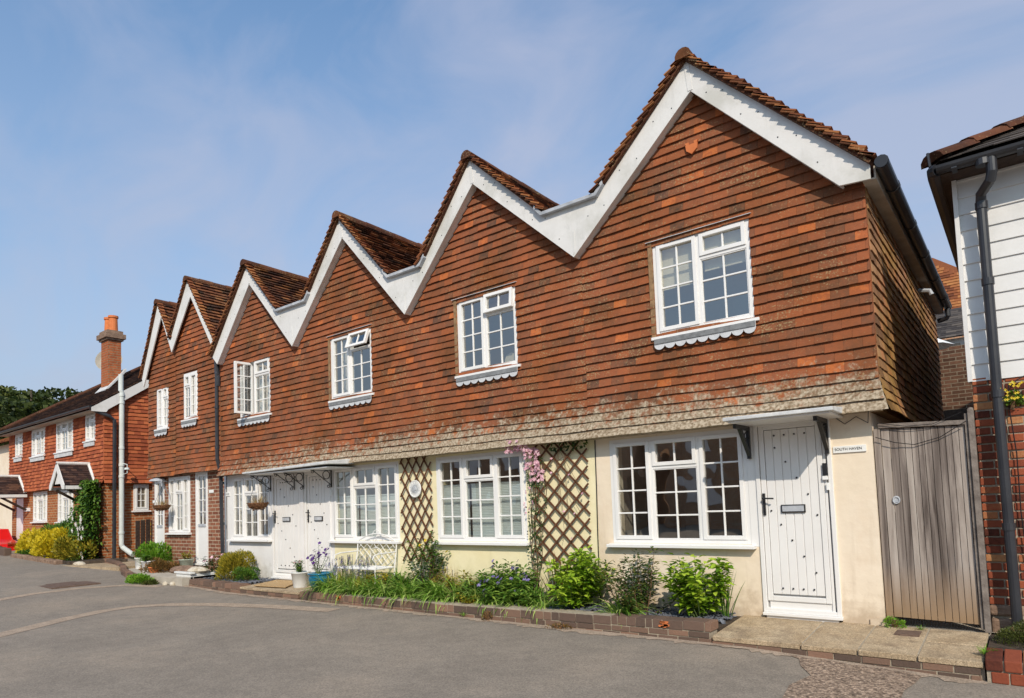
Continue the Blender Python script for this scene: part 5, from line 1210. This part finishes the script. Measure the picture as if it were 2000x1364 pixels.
for i in range(7):
    m = MB(); m.box(-15.5, -15.46, .14+i*.12, .23+i*.12, .1, 1.12+.01*(i % 3)); 
    if i == 0: fp = thing('fence', 'short dark timber fence panel between the red house and the terrace', 'fence', (-15.5, .5, .1))
    m.build('board', 'dark_timber', fp)
# red car nose
car = thing('car', 'red car, only its nose in the picture at the left edge behind the yellow bushes', 'car', (-23.4, 1.6, .15))
m = MB(); cx, cy, cz = -23.2, -.55, .25
prof = [(0, .22), (0, .55), (.06, .66), (.9, .82), (1.35, 1.22), (2.7, 1.26), (3.4, .86), (3.95, .78), (4.0, .3), (3.9, .2), (.2, .2)]
m.prism([(-21.05-p, cz-.12+h*.8) for p, h in prof], -1.9, -.35)
m.build('body', 'car_red', car, bevel=.05)
m = MB(); m.box(-21.06, -21.03, -1.75, -1.35, .58, .70); hl = m.build('headlight', 'glass', car); h2 = hl.copy(); COL.objects.link(h2); h2.parent = car; h2.location.y += 1.0
m = MB(); m.box(-21.06, -21.02, -1.4, -.85, .38, .5); m.build('number_plate', 'plate_white', car)
m = MB(); m.box(-21.055, -21.03, -1.3, -.9, .54, .62); m.build('grille', 'rubber', car)
for (x, y) in ((-21.8, -1.86), (-24.2, -1.86), (-21.8, -.42), (-24.2, -.42)):
    m = MB(); m.lathe([(.18, .02), (.29, .03), (.30, .0), (.30, -.16), (.1, -.17)], (x, y, .44), 20, axis='y'); m.build('wheel', 'rubber', car)
for o_ in (car,): o_.location.x -= 2.0; o_.location.y += .35; o_.location.z -= .14
# trellises
def trellis(label, x0, x1, z0, z1, dz, k, ph):
    m = MB(); y = -.035
    for s in (1, -1):
        c = z0-abs(k)*(x1-x0)*2+ph
        while c < z1+abs(k)*(x1-x0)*2:
            # line z = c + s*k*(x-x0)
            ts = []
            P = []
            xa, xb = x0, x1
            # clip to z range
            za, zb = c+s*k*(xa-x0), c+s*k*(xb-x0)
            def xat(z): return x0+(z-c)/(s*k)
            if s > 0:
                if za < z0: xa = xat(z0)
                if zb > z1: xb = xat(z1)
            else:
                if za > z1: xa = xat(z1)
                if zb < z0: xb = xat(z0)
            if xb-xa > .03:
                e = .018; xa -= e; xb += e; za, zb = c+s*k*(xa-x0), c+s*k*(xb-x0); d = Vector((xb-xa, 0, zb-za)).normalized(); nx, nz = -d.z*.011, d.x*.011
                yy = y-(.012 if s > 0 else 0); a = R()
                m.hexa([(xa-nx, yy, za-nz), (xb-nx, yy, zb-nz), (xb-nx, yy+.011, zb-nz), (xa-nx, yy+.011, za-nz), (xa+nx, yy, za+nz), (xb+nx, yy, zb+nz), (xb+nx, yy+.011, zb+nz), (xa+nx, yy+.011, za+nz)], a)
            c += dz
    return tag(m.build('trellis', 'lath_wood'), label, 'trellis')
trellis('wide brown lattice trellis beside the cream cottage with pink clematis on its top left corner', -3.46, -2.66, .48, 1.95, .211, 1.0, .05)
trellis('narrow brown lattice trellis on the yellow wall carrying a white round plaque', -5.93, -5.31, .45, 1.97, .247, 1.5, .1)
t = thing('wall_plaque', 'white round sun shaped plaque hung on the narrow trellis', 'plaque', (-5.61, -.06, 1.49))
m = MB(); m.lathe([(.125, 0), (.128, .006), (.128, .012), (.118, .016), (.112, .010), (.0001, .010)], (-5.61, -.055, 1.49), 36, axis='y'); m.build('disc', 'white_metal', t)
m = MB()
for k in range(24):
    a = 2*math.pi*k/24; r0, r1 = .045, .105 if k % 2 else .09; c, s = math.cos(a), math.sin(a); w_ = .005
    m.hexa([(-5.61+r0*c-w_*s, -.066, 1.49+r0*s+w_*c), (-5.61+r1*c, -.066, 1.49+r1*s), (-5.61+r1*c, -.0665, 1.49+r1*s), (-5.61+r0*c+w_*s, -.066, 1.49+r0*s-w_*c), (-5.61+r0*c-w_*s, -.072, 1.49+r0*s+w_*c), (-5.61+r1*c, -.070, 1.49+r1*s), (-5.61+r1*c, -.0705, 1.49+r1*s), (-5.61+r0*c+w_*s, -.072, 1.49+r0*s-w_*c)])
m.lathe([(.038, 0), (.03, .012), (.001, .016)], (-5.61, -.066, 1.49), 16, axis='y'); m.build('sun_rays', 'lead', t)
# hanging baskets
def basket(label, x, y, ztop, zb, zh, r, mat):
    t = thing('hanging_basket', label, 'hanging basket', (x, y, zb))
    m = MB(); m.lathe([(.02, 0), (r*.55, .02), (r*.9, .06), (r, .12), (r*.93, .125), (r*.5, .11)], (x, y, zb), 20)
    for k in range(420):
        a, v = U(0, 6.28), U(0, 1); rr = r*(.35+.65*v**.6); m.tri_leaf((x+rr*math.cos(a), y+rr*math.sin(a), zb+.12*v), (math.cos(a)*.5, math.sin(a)*.5, U(-.8, .8)), .03, .01)
    m.build('basket', mat, t)
    m = MB()
    for k in range(3): a = 2*math.pi*k/3+.4; m.tube([(x+r*.95*math.cos(a), y+r*.95*math.sin(a), zb+.12), (x, y, zh)], .0035, 5)
    m.build('chain', 'black_metal', t)
    m = MB()
    for k in range(70): a = U(0, 6.28); rr = r*U(0, .9); p = (x+rr*math.cos(a), y+rr*math.sin(a), zb+.11); m.strap(p, a, U(.08, .2), .01, U(.1, .7), U(.3, 1.4), seg=4)
    m.build('dried_plant', 'leaf_dry', t); return t
basket('brown moss hanging basket in front of the white cottage window', -9.22, -.42, 0, 1.27, 1.87, .17, 'basket_moss')
basket('hanging basket on a bracket at the leftmost door of the terrace', -13.42, -.18, 0, 1.33, 1.86, .17, 'basket_moss')
m = MB(); m.tube([(-13.78, .11, 1.98), (-13.5, -.15, 1.99), (-13.42, -.19, 1.95), (-13.42, -.18, 1.86)], .012, 6); m.tube([(-13.75, .11, 1.70), (-13.55, -.10, 1.96)], .009, 6); m.lathe([(.16, 0), (.13, .04), (.03, .07)], (-13.95, -.05, 2.0), 14)
tag(m.build('basket_bracket', 'lead'), 'grey metal bracket and lamp cap holding the far hanging basket', 'bracket')

# ============================================================ PLANTS
def plant(name, label, cat, x, y, z, group=None): return thing(name, label, cat, (x, y, z), group)
def shrub(name, label, x, y, z, h, w, n, ls, mat, stem='stem_green', stems=14, cat='shrub', flowers=None, lean=0, lo=.15, wl=.5, group=None):
    t = plant(name, label, cat, x, y, z, group); m = MB(); st = MB(); fl = MB(); tips = []
    for s in range(stems):
        a = U(0, 6.283); sp = U(.15, 1)**.6*w*.5; hh = h*U(.55, 1.08)*(1-.3*(sp/(w*.5))**2); P = []
        bx, by = x+U(-.04, .04)*w*2, y+U(-.04, .04)*w*2
        for k in range(6):
            v = k/5; P.append((bx+math.cos(a)*sp*v**.8+lean*v+U(-.01, .01), by+math.sin(a)*sp*v**.8+U(-.01, .01), z+hh*v))
        st.tube(P, [.006*(1-.7*k/5)*max(1, h) for k in range(6)], 5); tips.append(P)
    per = int(n*1.9)//stems
    for P in tips:
        for k in range(per):
            v = lo+(1-lo)*U(0, 1)**.75; i = min(4, int(v*5)); f = v*5-i; p = Vector(P[i]).lerp(Vector(P[i+1]), f); a = U(0, 6.283); el = U(-.3, .7)
            d = Vector((math.cos(a)*math.cos(el), math.sin(a)*math.cos(el), math.sin(el))); off = U(.0, .08)*w
            m.leaf(p+d*off, d, (U(-.4, .4), U(-.4, .4), 1), ls*U(.6, 1.2), ls*wl*U(.8, 1.1), droop=U(0, .35))
    st.build('stems', stem, t); m.build('leaves', mat, t)
    if flowers:
        fm, fn, fs = flowers
        for k in range(fn):
            P = random.choice(tips); p = Vector(P[random.choice((4, 5, 5))])+Vector((U(-.06, .06), U(-.06, .06), U(-.03, .07)))*w*1.5; a0 = U(0, 6.28); nn_ = Vector((U(-.5, .5), U(-1, 0), U(.2, 1))).normalized(); uu = nn_.orthogonal().normalized(); vv = nn_.cross(uu)
            fl = MB(); [fl.leaf(p, uu*math.cos(a0+q*1.2566)+vv*math.sin(a0+q*1.2566)+nn_*.25, nn_, fs, fs*.8) for q in range(5)]; fl.build('flower', fm, t)
    return t
def clump(name, label, x, y, z, n, l, w, mat='leaf_strap', cat='plant', lean=(.1, .9), curl=(.6, 2.0), spread=.05, group=None, flowers=None, seg=6):
    t = plant(name, label, cat, x, y, z, group); m = MB()
    if 'strap_plant' == name: y = max(y, -.585); n = int(n*1.7); l *= 1.28; w *= 1.75; spread = .15; curl = (.9, 2.6); lean = (.15, 1.25)
    for k in range(n):
        a = U(0, 6.283); r = U(0, spread); m.strap((x+r*math.cos(a), y+r*math.sin(a)*.8, z), a+U(-.4, .4), l*U(.6, 1.1), w*U(.75, 1.2), U(*lean), U(*curl), seg=seg)
    m.build('leaves', mat, t)
    if flowers:
        fm, cnt, sz, hh = flowers; st = MB(); f = MB()
        for k in range(cnt):
            a = U(0, 6.283); r = U(0, spread+.07); p = Vector((x+r*math.cos(a), y+r*math.sin(a), z)); q = p+Vector((U(-.06, .06), U(-.06, .06), hh*U(.7, 1.05))); st.tube([p, p.lerp(q, .5)+Vector((U(-.01, .01), 0, 0)), q], .003, 4)
            f = MB()
            for j in range(14):
                d = Vector((U(-1, 1), U(-1, 1), U(-.6, .8))).normalized(); f.leaf(q-Vector((0, 0, U(0, .07)*hh*2.5)), d, (0, 0, 1), sz, sz*.5)
            f.build('flower', fm, t)
        st.build('stems', 'stem_green', t)
    return t
def mound(name, label, x, y, z, rx, ry, rz, n, ls, mat, cat='bush', lumps=7, group=None, w=.35, up=.4):
    t = plant(name, label, cat, x, y, z, group); m = MB(); C = [(0, 0, 0, 1)]
    for k in range(lumps): a = U(0, 6.283); C.append((.55*math.cos(a)*U(.5, 1), .55*math.sin(a)*U(.5, 1), U(.05, .5), U(.4, .62)))
    for k in range(n):
        c = random.choice(C[1:]) if R() < .75 else C[0]; s = c[3]*(U(.55, 1)**.4)*(1 if c[3] < 1 else .85)
        v = Vector((U(-1, 1), U(-1, 1), U(-.15, 1))); v.normalize(); p = Vector((c[0]+v.x*s, c[1]+v.y*s, max(0.01, c[2]+v.z*s*.75)))
        q = Vector((x+p.x*rx, y+p.y*ry, z+p.z*rz)); d = (v+Vector((U(-.6, .6), U(-.6, .6), up+U(-.4, .4)))).normalized(); m.tri_leaf(q, d, ls*U(.6, 1.3), ls*w*U(.7, 1.3))
    st = MB()
    for k in range(5): a = U(0, 6.28); st.tube([(x, y, z-.03), (x+rx*.3*math.cos(a), y+ry*.3*math.sin(a), z+rz*.6)], .012, 5)
    st.build('stems', 'stem_brown', t); m.build('foliage', mat, t); return t
GS = 'strap leaved plants along the bed'
# right bed, from the door leftwards
clump('iris', 'upright blade leaves with dead stalks between the last lime bush and the door', -.98, -.22, -.02, 14, .48, .02, 'leaf_green', lean=(.02, .35), curl=(0, .5), spread=.06, seg=5)
shrub('leafy_bush', 'bright lime green bush nearest the studded right hand door', -1.20, -.38, -.02, .72, .66, 720, .085, 'leaf_lime', stems=22, wl=.62)
shrub('rose_bush', 'rose bush with thin reddish green leaves between two lime green bushes', -1.82, -.42, -.02, .72, .86, 820, .062, 'leaf_rose', 'stem_brown', 18, wl=.42, lo=.1)
clump('strap_plant', 'strap leaved plant at the foot of the rose bush near the right window', -1.98, -.70, -.01, 60, .30, .016, group=GS)
shrub('leafy_bush', 'bright lime green bush at the foot of the wide trellis', -2.62, -.42, -.02, .70, .86, 900, .085, 'leaf_lime', stems=20, wl=.6)
clump('phormium', 'brown upright spiky plant in front of the wide trellis', -3.02, -.22, -.02, 46, .66, .022, 'leaf_bronze', lean=(.02, .6), curl=(0, .5), spread=.10)
clump('strap_plant', 'sprawling strap plant just left of the lime bush by the wide trellis', -3.0, -.66, -.01, 60, .28, .014, group=GS)
shrub('bluebell_plant', 'leafy mid green plant with pale violet flowers below the right end of the middle window', -3.66, -.38, -.02, .48, .85, 1300, .085, 'leaf_bed', stems=26, wl=.36, flowers=('petal_violet', 34, .030), cat='plant')
clump('strap_plant', 'tangled low leaves with a violet flower at the kerb under the bluebells', -3.78, -.68, -.01, 55, .26, .016, group=GS, flowers=('petal_violet', 4, .03, .2))
shrub('ground_plant', 'low bronze tinted plant by the slate chippings at the kerb', -4.08, -.66, -.02, .16, .42, 220, .04, 'leaf_golden_green', stems=10, cat='plant')
clump('grass_tuft', 'fountain of long arching leaves below the middle window', -4.05, -.3, -.02, 90, .50, .010, 'leaf_grass', lean=(.05, .7), curl=(.6, 1.8), spread=.06)
clump('dry_grass', 'straw coloured dead leaves hanging beside the small blue pot', -4.48, -.42, -.02, 110, .46, .012, 'leaf_dry', lean=(.1, .8), curl=(1.0, 2.6), spread=.09)
clump('strap_plant', 'big strap leaved clump spilling over the kerb below the middle window', -4.68, -.70, .0, 95, .34, .018, group=GS)
clump('foxglove', 'two tall flower spikes below the left end of the middle window', -4.75, -.3, -.02, 20, .3, .02, 'leaf_green', flowers=('petal_violet', 3, .022, .52), spread=.05)
clump('strap_plant', 'strap leaved clump under the narrow trellis at the kerb', -5.28, -.68, .0, 80, .32, .017, group=GS)
shrub('rose_bush', 'climbing yellow flowered rose at the foot of the narrow trellis', -5.30, -.20, -.02, .92, .62, 460, .055, 'leaf_green', 'stem_brown', 14, wl=.6, flowers=('petal_yellow', 5, .03), lo=.2)
clump('dry_grass', 'dry fountain grass right of the white bench', -5.72, -.36, -.02, 130, .44, .010, 'leaf_dry', lean=(.1, .7), curl=(1.0, 2.6), spread=.08)
clump('grass_tuft', 'green tuft growing out of the dry grass right of the bench', -5.74, -.34, .05, 70, .42, .011, 'leaf_grass', lean=(.05, .6), curl=(.6, 1.8), spread=.06)
LB = ['strap leaved clump right of the bench leg at the kerb', 'strap leaved clump below the bench seat, right of its middle', 'strap leaved clump at the kerb in front of the bench', 'strap leaved clump at the front left leg of the bench', 'strap leaved clump next to the blue glazed pot', 'strap leaved clump behind the blue glazed pot']
for (x, y, lab) in zip((-5.75, -6.08, -6.42, -6.72, -7.02, -6.98), (-.68, -.58, -.70, -.56, -.68, -.42), LB): clump('strap_plant', lab, x, y, .0, 85, .33, .017, group=GS)
clump('strap_plant', 'strap leaved clump under the bench against the yellow wall', -6.4, -.28, .0, 60, .30, .016, group=GS)
clump('strap_plant', 'strap leaved clump between the narrow trellis and the dry grass', -5.0, -.45, .0, 70, .32, .016, group=GS)
clump('lavender', 'thin violet flower stems behind the left arm of the bench', -7.0, -.3, -.02, 40, .35, .008, 'leaf_green', flowers=('petal_violet', 34, .022, .52), spread=.18, lean=(0, .3), curl=(0, .4))
clump('lavender', 'thin violet flower stems in front of the bench back', -6.6, -.2, -.02, 40, .35, .008, 'leaf_golden_green', flowers=('petal_violet', 26, .022, .54), spread=.16, lean=(0, .3), curl=(0, .4))
shrub('pot_plant', 'dark violet flowers growing from the blue glazed pot', -7.42, -.46, .20, .52, .30, 90, .035, 'leaf_dark', 'stem_green', 10, flowers=('petal_dark_violet', 26, .034), cat='plant')
shrub('pot_plant', 'green plant with small pink flowers in the pale grey pot', -7.92, -.47, .22, .24, .34, 150, .045, 'leaf_green', stems=10, flowers=('petal_pink', 9, .018), cat='plant')
clump('strap_plant', 'strap leaved clump behind the bluebells against the yellow wall', -3.95, -.18, -.02, 60, .34, .016, group=GS)
clump('strap_plant', 'strap leaved clump at the kerb right of the bluebells', -3.38, -.64, -.01, 60, .27, .015, group=GS)
clump('grass_tuft', 'long leaved tuft between the bluebells and the wide trellis', -3.3, -.32, -.02, 80, .44, .012, 'leaf_grass', lean=(.1, .9), curl=(.4, 1.6), spread=.1)
clump('strap_plant', 'strap leaved clump at the kerb in front of the small blue pot', -4.35, -.68, -.01, 55, .27, .015, group=GS)
shrub('leafy_plant', 'broad leaved green plant at the wall left of the bluebells', -4.2, -.15, -.02, .34, .5, 300, .07, 'leaf_green', stems=12, wl=.5, cat='plant')
shrub('leafy_plant', 'straggly plant with dried stems at the wall under the middle window', -4.95, -.14, -.02, .42, .5, 220, .05, 'leaf_golden_green', 'stem_brown', 12, wl=.4, cat='plant')
clump('dry_grass', 'dry stalks around the brown spiky plant before the wide trellis', -3.15, -.42, -.02, 60, .34, .008, 'leaf_dry', lean=(.1, .8), curl=(.3, 1.6), spread=.12)
BK = ['strap leaved clump at the wall behind the narrow trellis foot', 'strap leaved clump against the wall left of the narrow trellis foot', 'strap leaved clump at the wall under the middle window sill', 'strap leaved clump in mid bed under the middle window', 'strap leaved clump in mid bed left of the bluebells', 'strap leaved clump in mid bed before the narrow trellis']
for (x, y, lab) in zip((-5.1, -5.9, -4.6, -4.45, -4.1, -5.5), (-.16, -.18, -.14, -.5, -.5, -.48), BK): clump('strap_plant', lab, x, y, -.01, 60, .34, .016, group=GS)
clump('dry_grass', 'pale dry stalks standing behind the strap leaves under the middle window', -4.62, -.28, -.02, 70, .48, .007, 'leaf_dry', lean=(0, .5), curl=(0, .8), spread=.18)
for (x, y, h_, mt, lab) in ((-5.55, -.42, .30, 'leaf_bed', 'leafy green plant in mid bed left of the narrow trellis foot'), (-4.95, -.50, .28, 'leaf_bed', 'low leafy plant in mid bed right of the narrow trellis foot'), (-4.45, -.36, .34, 'leaf_golden_green', 'yellowish leafy plant before the small blue pot'), (-4.1, -.44, .34, 'leaf_bed', 'leafy green plant left of the bluebells in mid bed'), (-3.25, -.52, .26, 'leaf_bed', 'leafy plant between the bluebells and the lime bush'), (-5.98, -.40, .34, 'leaf_golden_green', 'yellowish leafy plant at the right leg of the bench')):
    shrub('leafy_plant', lab, x, y, -.02, h_, .46, 260, .075, mt, stems=12, wl=.42, cat='plant')
for (x, lab) in ((-6.75, 'tall thin stems rising in front of the left half of the bench'), (-6.3, 'tall thin stems rising in front of the right half of the bench')):
    clump('lavender', lab, x, -.56, -.02, 60, .36, .010, 'leaf_golden_green', flowers=('petal_violet', 16, .022, .46), spread=.18, lean=(0, .4), curl=(0, .8))
# kerb weeds
clump('weed', 'small grassy weed growing on the front of the brick kerb', -3.98, -.87, -.11, 40, .08, .006, 'leaf_grass', spread=.03)
mound('weed', 'reddish dead weed at the foot of the brick kerb', -3.58, -.90, -.13, .07, .04, .14, 140, .03, 'leaf_bronze', 'weed', 3)
mound('weed', 'flat brown weed by the road below the wide trellis', -2.55, -.93, -.13, .22, .06, .06, 160, .03, 'leaf_bronze', 'weed', 3)
# clematis over the wide trellis
t = plant('clematis', 'pink flowering clematis climbing the left edge of the wide trellis', 'climber', -3.5, -.07, 0)
st = MB(); lf = MB(); fl = MB()
for k in range(7):
    P = []; x = -3.45+U(-.05, .15); z = 0
    while z < 1.9: P.append((x+U(-.02, .02), -.06+U(-.02, .01), z)); z += .16; x += U(-.05, .045)
    st.tube(P, .005, 5)
    for p in P[3:]:
        for q in range(5): a = U(0, 6.28); lf.leaf(Vector(p)+Vector((U(-.05, .05), -.01, U(-.05, .05))), (math.cos(a), -.3, math.sin(a)), (0, -1, .3), .035, .018)
for k in range(6): st.tube([(-3.3+U(-.1, .6), -.06, 1.2+U(-.6, .3)), (-3.0+U(-.1, .3), -.07, 1.5+U(-.6, .3)), (-2.9+U(-.2, .2), -.06, 1.9)], .003, 4)
for k in range(60): lf.leaf((U(-3.2, -2.6), -.07, U(1.86, 1.97)), (U(-1, 1), -.4, U(-1, .5)), (0, -1, .3), .05, .025)
CN = [0]
def flw(p, fs=.028):
    nn_ = Vector((U(-.5, .5), -1, U(-.2, .8))).normalized(); uu = nn_.orthogonal().normalized(); vv = nn_.cross(uu); a0 = U(0, 6)
    tgt = MB() if CN[0] < 98 else fl
    for q in range(4): aa = a0+q*1.57; tgt.leaf(p, uu*math.cos(aa)+vv*math.sin(aa)+nn_*.2, nn_, fs, fs*.8)
    if tgt is not fl: CN[0] += 1; tgt.build('flower', 'petal_pink', t)
for k in range(62): flw(Vector((-3.62+U(-.17, .17), -.16+U(-.05, .05), 1.98+U(-.10, .07))))
for k in range(56): flw(Vector((-3.42+U(-.12, .12), -.12+U(-.04, .04), 1.80+U(-.15, .12))))
for k in range(26): flw(Vector((-3.36+U(-.1, .1), -.10, 1.58+U(-.1, .1))))
for k in range(12): flw(Vector((-3.52+U(-.08, .08), -.09, U(.9, 1.6))), .018)
for k in range(8): flw(Vector((-3.0+U(-.3, .3), -.09, U(.55, 1.9))), .02)
st.build('stems', 'stem_brown', t); lf.build('leaves', 'leaf_dark', t); fl.build('flowers', 'petal_pink', t, kind='stuff')
# moss and plants by the gate
mound('moss_clump', 'bright green weed growing between the cream wall and the gate foot', .50, -.03, -.01, .10, .07, .12, 420, .022, 'leaf_grass', 'weed', 5)
clump('grass_tuft', 'little grass tuft at the back edge of the slabs', .70, -.06, -.005, 30, .06, .005, 'leaf_grass', spread=.02)
mound('mossy_bush', 'dense dark mossy cushion plant in front of the brick base at the right edge', 1.42, -.22, -.02, .24, .26, .20, 5200, .016, 'leaf_moss', 'bush', 9, up=.6)
clump('weed', 'small weed between the slab end and the red brick edging', 1.19, -.72, -.03, 30, .09, .01, 'leaf_grass', spread=.03)
mound('wall_plant', 'yellow flowering plant rooted in the brick wall under the weatherboards', 1.475, .10, 1.90, .08, .06, .15, 420, .03, 'leaf_green', 'plant', 4)
t = [o for o in bpy.data.objects if o.get('label', '').startswith('yellow flowering plant')][0]; fl = MB()
for k in range(24): fl = MB(); p = Vector((1.475+U(-.08, .08), .03+U(-.04, .02), 1.98+U(-.04, .12))); [fl.leaf(p, (math.cos(a), -.4, math.sin(a)), (0, -1, .2), .014, .01) for a in (0, 1.57, 3.14, 4.71)]; fl.build('flower', 'petal_yellow', t)
# left bed
mound('conifer', 'golden feathery conifer bush in front of the white cottage', -10.05, -.38, -.01, .46, .32, .64, 5200, .06, 'leaf_golden_green', 'conifer', 9, w=.22, up=.8)
mound('conifer', 'dark green low bush at the right foot of the golden conifer', -9.62, -.42, -.01, .24, .22, .28, 1500, .045, 'leaf_green', 'bush', 6, w=.3)
shrub('rose_bush', 'pink flowered rose between the downpipe and the golden conifer', -10.95, -.30, 0, .58, .50, 300, .05, 'leaf_dark', 'stem_green', 12, flowers=('petal_pink', 16, .035), wl=.6)
# far front garden
mound('heather', 'bronze heather cushion by the road far left', -12.9, -.45, .06, .62, .30, .34, 2600, .06, 'leaf_bronze', 'heather', 9, w=.28, up=.7)
mound('fern_bush', 'fresh green shrub behind the two white pots', -13.9, -.1, .10, .52, .30, .62, 1900, .07, 'leaf_grass', 'bush', 8, w=.4)
clump('grass_tuft', 'tall green grass behind the bronze heather', -13.6, -.22, .08, 200, .55, .014, 'leaf_grass', spread=.35, lean=(0, .6), curl=(.2, 1.2))
mound('ground_cover_plant', 'trailing green plant spilling onto the road left of the stones', -12.15, -1.18, -.10, .42, .22, .22, 1500, .06, 'leaf_grass', 'plant', 8, w=.35)
mound('ground_cover_plant', 'grey green plant at the road edge right of the trailing plant', -11.75, -1.18, -.12, .26, .14, .14, 700, .045, 'leaf_moss', 'plant', 5, w=.35)
shrub('white_flowers', 'white flowering plant at the foot of the leftmost terrace door', -13.9, -.02, .1, .32, .5, 120, .05, 'leaf_dark', stems=10, flowers=('petal_white', 34, .03), cat='plant')
shrub('pot_plant', 'yellowish plant in the grey green pot by the glazed door', -12.45, -.12, .26, .22, .28, 110, .05, 'leaf_golden_green', stems=8, cat='plant')
shrub('pot_plant', 'leafy plant in the left white pot', -13.98, -.36, .29, .20, .4, 110, .06, 'leaf_grass', stems=8, cat='plant')
shrub('pot_plant', 'leafy plant in the right white pot', -13.10, -.60, .26, .18, .36, 110, .06, 'leaf_green', stems=8, cat='plant')
shrub('climber', 'yellow and orange leaved climber under the small side window of the red house', -16.0, .85, .6, .75, .35, 90, .07, 'petal_yellow', 'stem_brown', 8, cat='climber')
YG = 'yellow bushes before the red house'
mound('yellow_bush', 'largest golden yellow bush in front of the red house windows', -18.95, -.35, .12, 1.15, .50, .98, 9000, .10, 'leaf_gold', 'bush', 9, YG, .4)
mound('yellow_bush', 'golden yellow bush at the far left beside the red car', -21.3, -.1, .18, 1.05, .5, .98, 5200, .10, 'leaf_gold', 'bush', 8, YG, .4)
mound('yellow_bush', 'olive tinted bush at the right end of the yellow bushes', -17.9, -.30, .10, .75, .42, .85, 4500, .09, 'leaf_golden_green', 'bush', 8, YG, .4)
mound('green_bush', 'green bush rising behind and between the yellow bushes', -20.3, .05, .18, 1.2, .35, 1.12, 3600, .10, 'leaf_green', 'bush', 8, None, .4)
mound('green_bush', 'low green bush at the road end of the yellow bushes', -20.55, -.60, .05, .55, .22, .36, 1300, .07, 'leaf_green', 'bush', 6, None, .4)
mound('low_bush', 'low dark green bush at the foot of the climbing plant', -17.3, -.55, .0, .50, .22, .26, 1300, .05, 'leaf_dark', 'bush', 6)
rock('stone', -16.75, -.62, .12, .24, .12, .06, 'stone_pale', 'pale stone by the low dark bush at the corner of the red house')
t = plant('climbing_plant', 'dark green climber covering the brick corner of the red house', 'climber', -17.7, -.1, .1)
st = MB(); lf = MB(); fl = MB()
for k in range(10): st.tube([(-17.9+U(-.5, .4), -.0, .1), (-17.9+U(-.5, .5), -.05, 1.0), (-17.6+U(-.5, .4), .0, 2.1)], .02, 5)
for k in range(3400):
    z = U(0, 1)**.8; x = -17.85+(U(-.85, .52))*(.55+.45*math.sin(math.pi*min(1, z+.2)))+.35*z; lf.leaf((x, U(-.42, .06)*(1.1-.5*z), .15+z*2.05), (U(-1, 1), U(-1, .1), U(-1, .3)), (U(-.4, .4), -.6, .6), .10*U(.6, 1.2), .06)
for k in range(26): fl = MB(); p = Vector((-17.5+U(-.45, .35), -.40, U(.25, 1.3))); [fl.leaf(p, (math.cos(a), -.3, math.sin(a)), (0, -1, .2), .07, .05) for a in (0, 1.3, 2.6, 3.9, 5.2)]; fl.build('flower', 'petal_white', t)
st.build('stems', 'bark', t); lf.build('leaves', 'leaf_green', t)
# trees
def tree(name, label, x, y, z, h, r, n, ls, mat='leaf_tree', group=None):
    t = plant(name, label, 'tree', x, y, z, group); m = MB(); hh = h*.45
    m.tube([(x, y, z), (x+.1, y, z+hh*.5), (x, y+.1, z+hh), (x, y, z+h*.85)], [.38, .3, .22, .06], 9); C = []
    for k in range(26):
        a = U(0, 6.283); el = U(-.2, 1.3); rr = r*U(.35, .85); c = Vector((x+math.cos(a)*math.cos(el)*rr, y+math.sin(a)*math.cos(el)*rr, z+h*.55+math.sin(el)*rr*.75*h/r/2.2)); C.append((c, r*U(.22, .36)))
        m.tube([(x, y, z+hh*U(.7, 1.2)), tuple(Vector((x, y, z+hh*1.2)).lerp(c, .6)), tuple(c)], [.12, .08, .03], 5)
    m.build('trunk', 'bark', t); f = MB()
    for k in range(n):
        c, rr = random.choice(C); v = Vector((U(-1, 1), U(-1, 1), U(-1, 1))).normalized()*U(.5, 1)**.5; a_ = (c[0]*7.13) % 1*.4+R()*.6
        f.tri_leaf(c+Vector((v.x*rr, v.y*rr, v.z*rr*.6)), (U(-1, 1), U(-1, 1), U(-.4, .8)), ls*U(.6, 1.4), ls*.7, a_)
    f.build('crown', mat, t); return t
tree('tree', 'broad dark green tree behind the roof of the red house', -59, 10.5, 0, 13.2, 7.4, 20000, .40)
tree('tree', 'dark tree at the left edge lower than its neighbour', -70, 7.5, 0, 11.2, 4.5, 6000, .42)
tree('tree', 'tree across the road, mirrored in the nearest ground floor window', 1.5, -26, 0, 9, 4, 5000, .5)
